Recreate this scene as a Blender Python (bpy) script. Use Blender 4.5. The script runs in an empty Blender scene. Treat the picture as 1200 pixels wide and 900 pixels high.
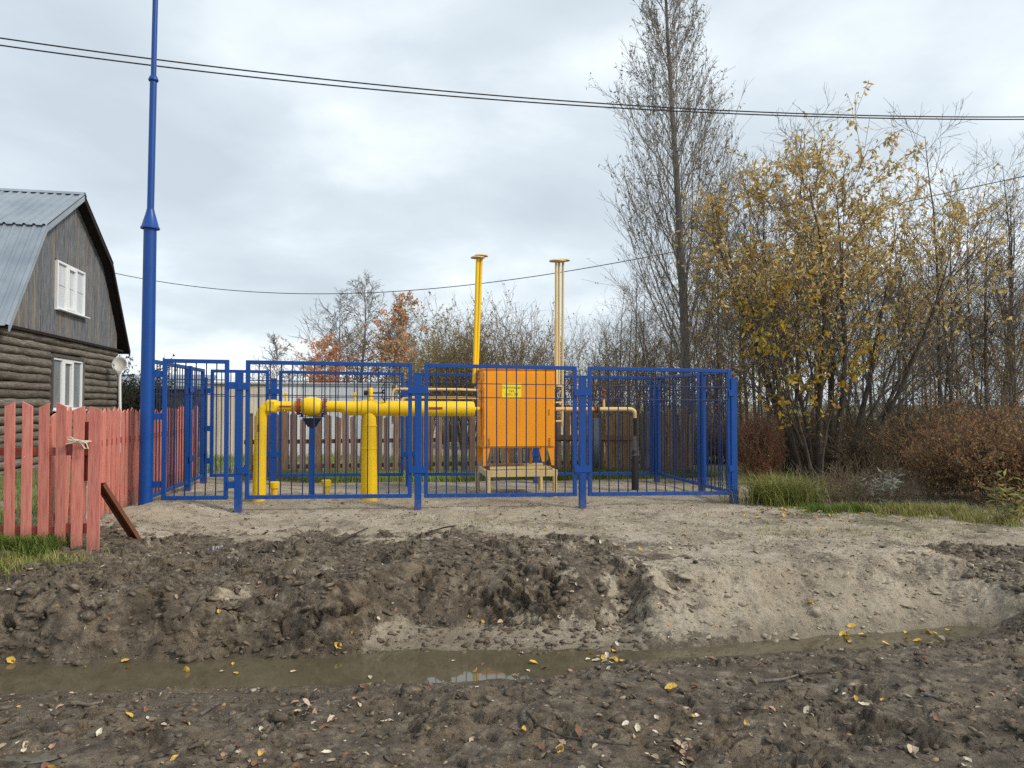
import bpy, bmesh, math, random
import numpy as np
from mathutils import Vector, Matrix

S = bpy.context.scene
COL = S.collection
R = math.radians
random.seed(7)

# ------------------------------------------------------------------ camera
CAMZ = 1.6
F = 900.0                       # focal length in pixels of a 1200 px wide picture
PITCH = math.atan((473 - 450) / F)
cam_d = bpy.data.cameras.new('camera')
cam_d.sensor_width = 36.0
cam_d.lens = 36.0 * F / 1200.0
cam_d.clip_start = 0.05
cam_d.clip_end = 2000
cam = bpy.data.objects.new('camera', cam_d)
COL.objects.link(cam)
cam.location = (0, 0, CAMZ)
cam.rotation_euler = (math.pi / 2 + PITCH, 0, 0)
S.camera = cam

# ------------------------------------------------------------------ sky and sun
SUN_EL, SUN_AZ = 38.0, 116.0     # azimuth measured clockwise from +Y (view direction)
world = bpy.data.worlds.new('World')
S.world = world
world.use_nodes = True
nt = world.node_tree
nt.nodes.clear()
def wn(t, **kw):
    n = nt.nodes.new(t)
    for k, v in kw.items():
        setattr(n, k, v)
    return n
out = wn('ShaderNodeOutputWorld')
bg = wn('ShaderNodeBackground')
bg.inputs['Strength'].default_value = 0.1
sky = wn('ShaderNodeTexSky', sky_type='NISHITA', sun_disc=False)
sky.sun_elevation = R(SUN_EL)
sky.sun_rotation = R(SUN_AZ)
tc = wn('ShaderNodeTexCoord')
sep = wn('ShaderNodeSeparateXYZ')
nt.links.new(tc.outputs['Generated'], sep.inputs[0])
zc = wn('ShaderNodeMath', operation='MAXIMUM'); zc.inputs[1].default_value = 0.0
nt.links.new(sep.outputs['Z'], zc.inputs[0])
za = wn('ShaderNodeMath', operation='ADD'); za.inputs[1].default_value = 0.22
nt.links.new(zc.outputs[0], za.inputs[0])
dx = wn('ShaderNodeMath', operation='DIVIDE'); dy = wn('ShaderNodeMath', operation='DIVIDE')
nt.links.new(sep.outputs['X'], dx.inputs[0]); nt.links.new(za.outputs[0], dx.inputs[1])
nt.links.new(sep.outputs['Y'], dy.inputs[0]); nt.links.new(za.outputs[0], dy.inputs[1])
comb = wn('ShaderNodeCombineXYZ')
nt.links.new(dx.outputs[0], comb.inputs['X']); nt.links.new(dy.outputs[0], comb.inputs['Y'])
comb.inputs['Z'].default_value = 25.7
n1 = wn('ShaderNodeTexNoise'); n1.inputs['Scale'].default_value = 0.95
n1.inputs['Detail'].default_value = 7; n1.inputs['Roughness'].default_value = 0.50
n1.inputs['Distortion'].default_value = 0.35
nt.links.new(comb.outputs[0], n1.inputs['Vector'])
n2 = wn('ShaderNodeTexNoise'); n2.inputs['Scale'].default_value = 2.6
n2.inputs['Detail'].default_value = 6; n2.inputs['Roughness'].default_value = 0.55
nt.links.new(comb.outputs[0], n2.inputs['Vector'])
nm = wn('ShaderNodeMix', data_type='FLOAT'); nm.inputs[0].default_value = 0.22
nt.links.new(n1.outputs['Fac'], nm.inputs[2]); nt.links.new(n2.outputs['Fac'], nm.inputs[3])
# the veil of cloud is thinner towards the hidden sun
sdir = Vector((math.sin(R(SUN_AZ)) * math.cos(R(SUN_EL)), math.cos(R(SUN_AZ)) * math.cos(R(SUN_EL)), math.sin(R(SUN_EL))))
dot = wn('ShaderNodeVectorMath', operation='DOT_PRODUCT')
dot.inputs[1].default_value = sdir
nrm = wn('ShaderNodeVectorMath', operation='NORMALIZE')
nt.links.new(tc.outputs['Generated'], nrm.inputs[0]); nt.links.new(nrm.outputs[0], dot.inputs[0])
glow = wn('ShaderNodeMapRange'); glow.inputs[1].default_value = 0.25; glow.inputs[2].default_value = 1.0
glow.inputs[3].default_value = 0.0; glow.inputs[4].default_value = 0.05
nt.links.new(dot.outputs['Value'], glow.inputs[0])
addg = wn('ShaderNodeMath', operation='ADD')
nt.links.new(nm.outputs[0], addg.inputs[0]); nt.links.new(glow.outputs[0], addg.inputs[1])
ramp = wn('ShaderNodeValToRGB')
cr = ramp.color_ramp
cr.elements[0].position = 0.38; cr.elements[0].color = (3.8, 4.32, 4.75, 1)
cr.elements[1].position = 0.66; cr.elements[1].color = (7.1, 7.45, 7.7, 1)
e = cr.elements.new(0.50); e.color = (4.5, 5.03, 5.42, 1)
e = cr.elements.new(0.58); e.color = (5.55, 6.05, 6.4, 1)
nt.links.new(addg.outputs[0], ramp.inputs[0])
mixc = wn('ShaderNodeMix', data_type='RGBA'); mixc.inputs[0].default_value = 0.93
nt.links.new(sky.outputs[0], mixc.inputs[6]); nt.links.new(ramp.outputs[0], mixc.inputs[7])
nt.links.new(mixc.outputs[2], bg.inputs['Color'])
nt.links.new(bg.outputs[0], out.inputs['Surface'])

sun_d = bpy.data.lights.new('sun', 'SUN')
sun_d.energy = 1.5
sun_d.angle = R(10)
sun_d.color = (1.0, 0.90, 0.76)
sun = bpy.data.objects.new('sun', sun_d)
COL.objects.link(sun)
sun.location = (20, 5, 30)
sun.rotation_euler = (-sdir).to_track_quat('-Z', 'Y').to_euler()

S.view_settings.view_transform = 'Standard'
S.view_settings.look = 'None'
S.view_settings.gamma = 1.0
S.view_settings.use_curve_mapping = False
S.view_settings.exposure = 0.76
S.render.engine = 'CYCLES'
S.cycles.max_bounces = 6
S.cycles.diffuse_bounces = 3
S.cycles.transparent_max_bounces = 8
S.cycles.use_denoising = False

# ------------------------------------------------------------------ helpers
def at(px, py, Y):
    """World point seen at a photograph pixel at distance Y."""
    u, v = (px - 600) / F, (450 - py) / F
    c, s = math.cos(PITCH), math.sin(PITCH)
    d = Vector((u, c - v * s, s + v * c))
    return Vector((0, 0, CAMZ)) + d * (Y / d.y)

def tag(o, label=None, cat=None, group=None, kind=None):
    if label: o['label'] = label
    if cat: o['category'] = cat
    if group: o['group'] = group
    if kind: o['kind'] = kind
    return o

def thing(name, label, cat, loc=(0, 0, 0), rz=0.0, group=None):
    o = bpy.data.objects.new(name, None)
    o.empty_display_size = 0.1
    COL.objects.link(o)
    o.location = loc
    o.rotation_euler = (0, 0, rz)
    return tag(o, label, cat, group)

def link(name, me, parent=None, loc=(0, 0, 0), rot=(0, 0, 0), scale=(1, 1, 1)):
    o = bpy.data.objects.new(name, me)
    COL.objects.link(o)
    o.parent = parent
    o.location = loc
    o.rotation_euler = rot
    o.scale = scale
    return o

class MB:
    def __init__(self):
        self.v, self.f = [], []
    def add(self, vs, fs):
        b = len(self.v)
        self.v += [tuple(x) for x in vs]
        self.f += [tuple(b + i for i in f) for f in fs]
        return self
    def box(self, c, s, M=None):
        x, y, z = s[0] / 2, s[1] / 2, s[2] / 2
        vs = [Vector((a * x, b * y, d * z)) for d in (-1, 1) for b in (-1, 1) for a in (-1, 1)]
        if M is not None: vs = [M @ v for v in vs]
        vs = [v + Vector(c) for v in vs]
        return self.add(vs, [(0, 2, 3, 1), (4, 5, 7, 6), (0, 1, 5, 4), (2, 6, 7, 3), (0, 4, 6, 2), (1, 3, 7, 5)])
    def beam(self, p, q, w, h, up=(0, 0, 1)):
        p, q = Vector(p), Vector(q)
        d = (q - p).normalized()
        a = d.cross(Vector(up))
        if a.length < 1e-4: a = d.cross(Vector((1, 0, 0)))
        a.normalize(); b = a.cross(d)
        vs = []
        for e in (p, q):
            for i, j in ((-1, -1), (1, -1), (1, 1), (-1, 1)):
                vs.append(e + a * (i * w / 2) + b * (j * h / 2))
        return self.add(vs, [(3, 2, 1, 0), (4, 5, 6, 7), (0, 1, 5, 4), (1, 2, 6, 5), (2, 3, 7, 6), (3, 0, 4, 7)])
    def tube(self, pts, rad, n=12, cap=True):
        pts = [Vector(p) for p in pts]
        if not hasattr(rad, '__len__'): rad = [rad] * len(pts)
        up = None; rings = []
        for i, p in enumerate(pts):
            d = (pts[min(i + 1, len(pts) - 1)] - pts[max(i - 1, 0)])
            d.normalize()
            if up is None:
                up = Vector((0, 0, 1)) if abs(d.z) < 0.9 else Vector((1, 0, 0))
            a = d.cross(up); a.normalize(); up = a.cross(d)
            rings.append([p + (a * math.cos(2 * math.pi * k / n) + up * math.sin(2 * math.pi * k / n)) * rad[i] for k in range(n)])
        vs = [v for r in rings for v in r]
        fs = []
        for i in range(len(pts) - 1):
            for k in range(n):
                k2 = (k + 1) % n
                fs.append((i * n + k, i * n + k2, (i + 1) * n + k2, (i + 1) * n + k))
        if cap:
            fs.append(tuple(reversed(range(n))))
            fs.append(tuple((len(pts) - 1) * n + k for k in range(n)))
        return self.add(vs, fs)
    def prism(self, poly, M, th):
        """poly: 2-D points (x,y); extruded 0..th along z, then transformed by M"""
        n = len(poly)
        vs = [M @ Vector((x, y, 0)) for x, y in poly] + [M @ Vector((x, y, th)) for x, y in poly]
        fs = [tuple(reversed(range(n))), tuple(range(n, 2 * n))]
        for k in range(n):
            k2 = (k + 1) % n
            fs.append((k, k2, n + k2, n + k))
        return self.add(vs, fs)
    def mesh(self, name, mat, smooth=False):
        me = bpy.data.meshes.new(name)
        me.from_pydata(self.v, [], self.f)
        if mat: me.materials.append(mat)
        bm = bmesh.new(); bm.from_mesh(me)
        bmesh.ops.recalc_face_normals(bm, faces=bm.faces)
        bm.to_mesh(me); bm.free()
        if smooth:
            me.polygons.foreach_set('use_smooth', [True] * len(me.polygons))
            me.set_sharp_from_angle(angle=R(38))
        return me
    def build(self, name, mat, parent=None, smooth=False, bevel=0.0, **kw):
        o = link(name, self.mesh(name, mat, smooth), parent, **kw)
        if bevel:
            m = o.modifiers.new('bevel', 'BEVEL'); m.width = bevel; m.segments = 1; m.limit_method = 'ANGLE'
        return o

def npmesh(name, verts, quads, mat, smooth=True, col=None, tris=None):
    """Fast mesh from numpy arrays of vertices and quads (or tris)."""
    me = bpy.data.meshes.new(name)
    verts = np.asarray(verts, np.float32)
    me.vertices.add(len(verts)); me.vertices.foreach_set('co', verts.ravel())
    fl = []; tot = []
    if quads is not None and len(quads):
        fl.append(np.asarray(quads, np.int32).ravel()); tot.append(np.full(len(quads), 4, np.int32))
    if tris is not None and len(tris):
        fl.append(np.asarray(tris, np.int32).ravel()); tot.append(np.full(len(tris), 3, np.int32))
    fl = np.concatenate(fl); tot = np.concatenate(tot)
    me.loops.add(len(fl)); me.loops.foreach_set('vertex_index', fl)
    me.polygons.add(len(tot))
    me.polygons.foreach_set('loop_start', np.concatenate([[0], np.cumsum(tot)[:-1]]).astype(np.int32))
    me.polygons.foreach_set('loop_total', tot)
    if smooth: me.polygons.foreach_set('use_smooth', np.ones(len(tot), bool))
    if mat: me.materials.append(mat)
    me.update(calc_edges=True)
    if col is not None:
        a = me.color_attributes.new('col', 'FLOAT_COLOR', 'POINT')
        c = np.ones((len(verts), 4), np.float32); c[:, :col.shape[1]] = col
        a.data.foreach_set('color', c.ravel())
    return me

# ------------------------------------------------------------------ materials
class NT:
    def __init__(self, name):
        self.m = bpy.data.materials.new(name)
        self.m.use_nodes = True
        self.t = self.m.node_tree
        self.b = self.t.nodes['Principled BSDF']
    def n(self, t, **kw):
        nd = self.t.nodes.new(t)
        for k, v in kw.items(): setattr(nd, k, v)
        return nd
    def l(self, a, b): self.t.links.new(a, b)
    def coord(self, rnd=True, scale=(1, 1, 1)):
        tcn = self.n('ShaderNodeTexCoord')
        mp = self.n('ShaderNodeMapping'); mp.inputs['Scale'].default_value = scale
        if rnd:
            oi = self.n('ShaderNodeObjectInfo')
            ml = self.n('ShaderNodeMath', operation='MULTIPLY'); ml.inputs[1].default_value = 37.0
            self.l(oi.outputs['Random'], ml.inputs[0])
            ad = self.n('ShaderNodeVectorMath', operation='ADD')
            self.l(tcn.outputs['Object'], ad.inputs[0]); self.l(ml.outputs[0], ad.inputs[1])
            self.l(ad.outputs[0], mp.inputs['Vector'])
            self.oi = oi
        else:
            self.l(tcn.outputs['Object'], mp.inputs['Vector'])
        return mp.outputs[0]
    def noise(self, vec, scale, detail=4, rough=0.55):
        nn = self.n('ShaderNodeTexNoise')
        nn.inputs['Scale'].default_value = scale; nn.inputs['Detail'].default_value = detail
        nn.inputs['Roughness'].default_value = rough
        self.l(vec, nn.inputs['Vector'])
        return nn.outputs['Fac']
    def ramp(self, fac, stops):
        r = self.n('ShaderNodeValToRGB')
        cr = r.color_ramp
        while len(cr.elements) < len(stops): cr.elements.new(0.5)
        for el, (p, c) in zip(cr.elements, stops):
            el.position = p; el.color = tuple(c) + (1,)
        self.l(fac, r.inputs[0])
        return r.outputs[0]
    def mix(self, fac, a, b, mode='MIX'):
        mx = self.n('ShaderNodeMix', data_type='RGBA', blend_type=mode)
        for sock, v in ((mx.inputs[0], fac), (mx.inputs[6], a), (mx.inputs[7], b)):
            if hasattr(v, 'is_linked') or hasattr(v, 'links'): self.l(v, sock)
            elif isinstance(v, (int, float)): sock.default_value = v
            else: sock.default_value = tuple(v) + (1,)
        return mx.outputs[2]
    def math(self, op, a, b=None):
        mm = self.n('ShaderNodeMath', operation=op)
        for i, v in enumerate((a, b)):
            if v is None: continue
            if isinstance(v, (int, float)): mm.inputs[i].default_value = v
            else: self.l(v, mm.inputs[i])
        return mm.outputs[0]
    def bump(self, h, strength=0.5, dist=0.01, prev=None):
        b = self.n('ShaderNodeBump')
        b.inputs['Strength'].default_value = strength; b.inputs['Distance'].default_value = dist
        self.l(h, b.inputs['Height'])
        if prev: self.l(prev, b.inputs['Normal'])
        self.l(b.outputs[0], self.b.inputs['Normal'])
        return b.outputs[0]
    def fin(self, col=None, rough=0.6, metal=0.0, spec=0.5):
        if col is not None:
            if isinstance(col, tuple): self.b.inputs['Base Color'].default_value = col + (1,)
            else: self.l(col, self.b.inputs['Base Color'])
        if isinstance(rough, (int, float)): self.b.inputs['Roughness'].default_value = rough
        else: self.l(rough, self.b.inputs['Roughness'])
        self.b.inputs['Metallic'].default_value = metal
        self.b.inputs['Specular IOR Level'].default_value = spec
        return self.m

def paint(name, col, rough=0.4, dirt=(0.12, 0.10, 0.07), dirt_amt=0.35, var=0.12, spec=0.45, splash=0.0):
    t = NT(name)
    v = t.coord()
    n = t.noise(v, 5.0, 5)
    dark = tuple(c * (1 - var) for c in col)
    c1 = t.mix(n, dark, tuple(min(1, c * (1 + var)) for c in col))
    n2 = t.noise(v, 17.0, 6, 0.7)
    f = t.math('MULTIPLY', t.ramp(n2, [(0.58, (0, 0, 0)), (0.78, (1, 1, 1))]), dirt_amt)
    c2 = t.mix(f, c1, dirt)
    if splash:                               # soil splashed on the lowest part
        tcn = t.n('ShaderNodeTexCoord'); sz = t.n('ShaderNodeSeparateXYZ'); t.l(tcn.outputs['Object'], sz.inputs[0])
        mr = t.n('ShaderNodeMapRange'); mr.inputs[1].default_value = 0.0; mr.inputs[2].default_value = splash; mr.inputs[3].default_value = 0.62; mr.inputs[4].default_value = 0.0
        t.l(sz.outputs['Z'], mr.inputs[0])
        fs = t.ramp(t.math('ADD', mr.outputs[0], t.math('MULTIPLY', t.math('SUBTRACT', n2, 0.5), 0.9)), [(0.36, (0, 0, 0)), (0.75, (0.45, 0.45, 0.45))])
        c2 = t.mix(fs, c2, (0.20, 0.165, 0.12))
    n3 = t.noise(v, 60.0, 2)
    t.bump(n3, 0.12, 0.004)
    return t.fin(c2, t.math('ADD', t.math('MULTIPLY', n2, 0.25), rough - 0.1), 0.0, spec)

def wood(name, c_dark, c_mid, c_light, axis='z', rough=0.85, spec=0.2, tint=0.35):
    t = NT(name)
    sc = {'z': (14, 14, 1.1), 'x': (1.1, 14, 14), 'y': (14, 1.1, 14)}[axis]
    v = t.coord(True, sc)
    n = t.noise(v, 3.0, 6, 0.65)
    c = t.ramp(n, [(0.25, c_dark), (0.5, c_mid), (0.75, c_light)])
    v2 = t.coord(True, (1, 1, 1))
    n2 = t.noise(v2, 2.2, 4)
    c = t.mix(t.math('MULTIPLY', n2, 0.8), c, c_dark)
    k = t.math('ADD', t.math('MULTIPLY', t.oi.outputs['Random'], tint), 1 - tint / 2)
    cc = t.n('ShaderNodeVectorMath', operation='SCALE')
    t.l(c, cc.inputs[0]); t.l(k, cc.inputs['Scale'])
    t.bump(n, 0.5, 0.006)
    return t.fin(cc.outputs[0], rough, 0, spec)

M = {}
M['blue'] = paint('blue_paint', (0.0005, 0.056, 0.275), 0.38, (0.05, 0.06, 0.08), 0.25, 0.14, splash=0.55)
M['blue_dark'] = paint('dark_blue_wire', (0.004, 0.020, 0.085), 0.45, (0.03, 0.03, 0.04), 0.2)
M['navy'] = paint('navy_bracket', (0.006, 0.012, 0.035), 0.5)
M['yellow'] = paint('yellow_pipe_paint', (0.88, 0.57, 0.006), 0.42, (0.30, 0.20, 0.04), 0.40, 0.08, splash=0.40)
M['orange'] = paint('orange_cabinet_paint', (0.90, 0.33, 0.004), 0.45, (0.35, 0.16, 0.03), 0.15, 0.04)
t = NT('orange_cabinet_paint'); v = t.coord(False, (1, 1, 1)); n = t.noise(v, 3.0, 5); vs_ = t.coord(False, (26, 26, 0.9)); ns_ = t.noise(vs_, 1.0, 4)
cc = t.mix(n, (0.84, 0.29, 0.004), (0.95, 0.37, 0.006))
cc = t.mix(t.ramp(ns_, [(0.56, (0, 0, 0)), (0.80, (0.5, 0.5, 0.5))]), cc, (0.42, 0.17, 0.03))
n4 = t.noise(v, 40, 4, 0.7); cc = t.mix(t.ramp(n4, [(0.68, (0, 0, 0)), (0.74, (0.7, 0.7, 0.7))]), cc, (0.22, 0.09, 0.03))
t.bump(n, 0.15, 0.02); M['orange'] = t.fin(cc, t.math('ADD', t.math('MULTIPLY', n4, 0.3), 0.28), 0, 0.45)
M['plate_yellow'] = paint('yellow_plate', (0.90, 0.74, 0.02), 0.4, dirt_amt=0.1, var=0.03)
M['letter_red'] = paint('red_lettering', (0.45, 0.06, 0.01), 0.5, dirt_amt=0.0)
M['cream'] = paint('cream_paint', (0.66, 0.50, 0.23), 0.5, (0.3, 0.17, 0.07), 0.35, 0.08)
M['flange_red'] = paint('red_flange', (0.33, 0.05, 0.035), 0.5)
M['rust'] = paint('rust', (0.16, 0.06, 0.03), 0.8, (0.05, 0.03, 0.02), 0.6, 0.3)
M['black'] = paint('black_coating', (0.012, 0.012, 0.013), 0.55)
M['white'] = paint('white_plastic', (0.78, 0.79, 0.80), 0.35, (0.45, 0.43, 0.38), 0.2, 0.03)
M['dish'] = paint('dish_grey', (0.52, 0.51, 0.49), 0.5, var=0.05)
M['cable'] = paint('cable_black', (0.02, 0.02, 0.022), 0.6)
M['rope'] = paint('rope', (0.62, 0.56, 0.42), 0.9, dirt_amt=0.2, spec=0.1)
M['red_wood'] = wood('red_painted_wood', (0.32, 0.095, 0.075), (0.59, 0.205, 0.16), (0.67, 0.29, 0.235), 'z', 0.8, 0.2, 0.25)
t = NT('red_painted_wood'); v = t.coord(True, (14, 14, 1.1)); n = t.noise(v, 3.0, 6, 0.65)
cc = t.ramp(n, [(0.25, (0.36, 0.105, 0.082)), (0.5, (0.58, 0.20, 0.155)), (0.75, (0.66, 0.285, 0.23))])
k = t.math('ADD', t.math('MULTIPLY', t.oi.outputs['Random'], 0.28), 0.86)
sc_ = t.n('ShaderNodeVectorMath', operation='SCALE'); t.l(cc, sc_.inputs[0]); t.l(k, sc_.inputs['Scale'])
v2 = t.coord(True, (5, 5, 1.4)); n2 = t.noise(v2, 3.2, 7, 0.72)
cc = t.mix(t.ramp(n2, [(0.60, (0, 0, 0)), (0.70, (0.65, 0.65, 0.65))]), sc_.outputs[0], (0.30, 0.235, 0.20))
v3 = t.coord(True, (1, 1, 1)); n3 = t.noise(v3, 26, 5, 0.7)
cc = t.mix(t.ramp(n3, [(0.66, (0, 0, 0)), (0.74, (0.6, 0.6, 0.6))]), cc, (0.16, 0.06, 0.05))
tcn = t.n('ShaderNodeTexCoord'); sz = t.n('ShaderNodeSeparateXYZ'); t.l(tcn.outputs['Object'], sz.inputs[0])
mr = t.n('ShaderNodeMapRange'); mr.inputs[2].default_value = 0.35; mr.inputs[3].default_value = 0.55; mr.inputs[4].default_value = 0.0; t.l(sz.outputs['Z'], mr.inputs[0])
fs = t.ramp(t.math('ADD', mr.outputs[0], t.math('MULTIPLY', t.math('SUBTRACT', n2, 0.5), 0.9)), [(0.25, (0, 0, 0)), (0.62, (0.7, 0.7, 0.7))])
cc = t.mix(fs, cc, (0.17, 0.12, 0.085)); t.bump(n, 0.6, 0.007); M['red_wood'] = t.fin(cc, 0.8, 0, 0.2)
M['red_rail'] = wood('red_painted_rail', (0.22, 0.05, 0.04), (0.36, 0.09, 0.07), (0.42, 0.13, 0.10), 'x', 0.75, 0.25, 0.15)
M['brown_wood'] = wood('brown_fence_wood', (0.13, 0.085, 0.060), (0.30, 0.20, 0.138), (0.41, 0.30, 0.22), 'z', 0.9, 0.15, 0.5)
M['tan_wood'] = wood('weathered_tan_wood', (0.11, 0.068, 0.038), (0.29, 0.18, 0.09), (0.42, 0.28, 0.155), 'z', 0.9, 0.15, 0.5)
M['grey_wood'] = wood('weathered_grey_wood', (0.055, 0.05, 0.047), (0.14, 0.125, 0.115), (0.24, 0.22, 0.20), 'z', 0.9, 0.15, 0.6)
M['brown_rail'] = wood('brown_rail_wood', (0.07, 0.045, 0.03), (0.17, 0.10, 0.065), (0.27, 0.17, 0.11), 'x', 0.9, 0.15, 0.3)
M['log'] = wood('weathered_log', (0.05, 0.042, 0.035), (0.215, 0.187, 0.158), (0.44, 0.39, 0.335), 'x', 0.9, 0.15, 0.5)
M['log_end'] = wood('log_end', (0.05, 0.04, 0.03), (0.15, 0.11, 0.08), (0.22, 0.17, 0.12), 'y', 0.9, 0.1)
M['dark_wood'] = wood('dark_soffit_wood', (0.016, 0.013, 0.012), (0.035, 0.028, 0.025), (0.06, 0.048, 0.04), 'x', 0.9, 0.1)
# gable boards: grey weathered wood with some boards still tan
t = NT('gable_board'); v = t.coord(True, (14, 14, 0.9)); n = t.noise(v, 3.0, 6, 0.65)
grey = t.ramp(n, [(0.25, (0.040, 0.045, 0.054)), (0.5, (0.145, 0.153, 0.168)), (0.78, (0.36, 0.365, 0.37))])
tan = t.ramp(n, [(0.25, (0.08, 0.06, 0.04)), (0.5, (0.26, 0.20, 0.135)), (0.78, (0.46, 0.37, 0.27))])
v2 = t.coord(True, (1, 1, 0.35)); n2 = t.noise(v2, 1.7, 4)
wv = t.ramp(t.math('ADD', t.math('MULTIPLY', n2, 0.7), t.math('MULTIPLY', t.oi.outputs['Random'], 0.32)), [(0.54, (0, 0, 0)), (0.72, (1, 1, 1))])
cc = t.mix(wv, grey, tan); t.bump(n, 0.6, 0.006); M['gable'] = t.fin(cc, 0.9, 0, 0.15)
# roof sheet
t = NT('roof_metal'); v = t.coord(True, (1, 1, 1)); n = t.noise(v, 1.3, 5)
cc = t.ramp(n, [(0.3, (0.22, 0.265, 0.315)), (0.7, (0.34, 0.385, 0.43))]); M['roof'] = t.fin(cc, 0.45, 0.2, 0.5)
# window glass
t = NT('window_glass'); v = t.coord(); n = t.noise(v, 1.4, 3)
t.bump(n, 0.04, 0.02); M['glass'] = t.fin((0.05, 0.055, 0.06), 0.04, 0.0, 1.0)
t = NT('net_curtain'); v = t.coord(True, (22, 22, 0.6)); n = t.noise(v, 1.5, 3)
M['curtain'] = t.fin(t.ramp(n, [(0.3, (0.42, 0.46, 0.50)), (0.7, (0.66, 0.70, 0.73))]), 0.8, 0, 0.6)
t = NT('grey_curtain'); v = t.coord(True, (18, 18, 0.6)); n = t.noise(v, 1.5, 3)
M['curtain_grey'] = t.fin(t.ramp(n, [(0.3, (0.10, 0.115, 0.13)), (0.7, (0.22, 0.24, 0.26))]), 0.5, 0, 0.7)
# pale sheet wall of the far shed
t = NT('pale_sheet'); v = t.coord(True, (1, 1, 0.4)); n = t.noise(v, 1.5, 5)
M['pale'] = t.fin(t.ramp(n, [(0.3, (0.66, 0.68, 0.70)), (0.7, (0.80, 0.81, 0.82))]), 0.6, 0, 0.3)
t = NT('cream_sheet'); v = t.coord(True, (1, 1, 0.4)); n = t.noise(v, 1.5, 5)
M['creamsheet'] = t.fin(t.ramp(n, [(0.3, (0.50, 0.43, 0.33)), (0.7, (0.72, 0.65, 0.53))]), 0.6, 0, 0.3)

def leafmat(name, rough=0.6, trans=0.45):
    t = NT(name)
    a = t.n('ShaderNodeAttribute', attribute_name='col')
    t.fin(a.outputs['Color'], rough, 0, 0.25)
    tr = t.n('ShaderNodeBsdfTranslucent'); t.l(a.outputs['Color'], tr.inputs['Color'])
    ms = t.n('ShaderNodeMixShader'); ms.inputs[0].default_value = trans
    t.l(t.b.outputs[0], ms.inputs[1]); t.l(tr.outputs[0], ms.inputs[2])
    t.l(ms.outputs[0], t.t.nodes['Material Output'].inputs['Surface'])
    return t.m
M['leaf'] = leafmat('leaf')
M['grass'] = leafmat('grass_blade', 0.55, 0.25)
t = NT('bark'); v = t.coord(True, (8, 8, 1.5)); n = t.noise(v, 4, 5, 0.65)
cc = t.ramp(n, [(0.3, (0.030, 0.025, 0.021)), (0.7, (0.12, 0.10, 0.083))])
t.bump(n, 0.6, 0.01); M['bark'] = t.fin(cc, 0.9, 0, 0.1)
t = NT('grey_bark'); v = t.coord(True, (8, 8, 1.5)); n = t.noise(v, 4, 5, 0.65)
cc = t.ramp(n, [(0.3, (0.075, 0.066, 0.058)), (0.7, (0.23, 0.205, 0.18))])
t.bump(n, 0.6, 0.01); M['bark_grey'] = t.fin(cc, 0.9, 0, 0.1)
t = NT('pale_bark'); v = t.coord(True, (8, 8, 1.5)); n = t.noise(v, 4, 5, 0.65)
M['bark_pale'] = t.fin(t.ramp(n, [(0.3, (0.13, 0.118, 0.105)), (0.7, (0.33, 0.30, 0.27))]), 0.9, 0, 0.1)
t = NT('brown_twig'); v = t.coord(True, (1, 1, 1)); n = t.noise(v, 6, 3)
cc = t.ramp(n, [(0.3, (0.080, 0.060, 0.040)), (0.7, (0.27, 0.205, 0.142))]); M['twig'] = t.fin(cc, 0.9, 0, 0.1)
# ------------------------------------------------------------------ ground
def pn(x, y, seed=0):
    """2-D gradient noise, about -0.7..0.7"""
    xi = np.floor(x).astype(np.int64); yi = np.floor(y).astype(np.int64)
    xf = x - xi; yf = y - yi
    def g(ix, iy):
        h = (ix * 374761393 + iy * 668265263 + seed * 974634777) & 0xffffffff
        h = ((h ^ (h >> 13)) * 1274126177) & 0xffffffff
        h = h ^ (h >> 16)
        a = (h & 0xffff) / 65536.0 * 2 * np.pi
        return np.cos(a), np.sin(a)
    u = xf * xf * xf * (xf * (xf * 6 - 15) + 10); v = yf * yf * yf * (yf * (yf * 6 - 15) + 10)
    def c(ox, oy):
        gx, gy = g(xi + ox, yi + oy)
        return gx * (xf - ox) + gy * (yf - oy)
    a = c(0, 0) * (1 - u) + c(1, 0) * u
    b = c(0, 1) * (1 - u) + c(1, 1) * u
    return a * (1 - v) + b * v
def fbm(x, y, sc, octv=4, seed=0, gain=0.5):
    o = 0; a = 1
    for i in range(octv):
        o = o + a * pn(x / sc, y / sc, seed + i * 17); sc *= 0.5; a *= gain
    return o
def billow(x, y, sc, octv=4, seed=0, gain=0.55):
    o = 0; a = 1
    for i in range(octv):
        o = o + a * (np.abs(pn(x / sc, y / sc, seed + i * 17)) * 2 - 0.35); sc *= 0.5; a *= gain
    return o
def sst(a, b, x):
    t = np.clip((x - a) / (b - a), 0, 1)
    return t * t * (3 - 2 * t)

WATER_Z = -0.36
_wx = [-30, -3.75, -1.87, -0.9, 0.0, 0.65, 1.3, 2.0, 2.75, 3.6, 4.05, 4.4, 30]
_wn = [5.12, 5.24, 5.36, 5.42, 5.50, 5.78, 5.98, 6.08, 6.18, 6.40, 6.58, 6.66, 6.66]
_wf = [5.65, 5.78, 5.90, 6.03, 5.98, 6.04, 6.15, 6.32, 6.48, 6.73, 6.75, 6.72, 6.72]

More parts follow.
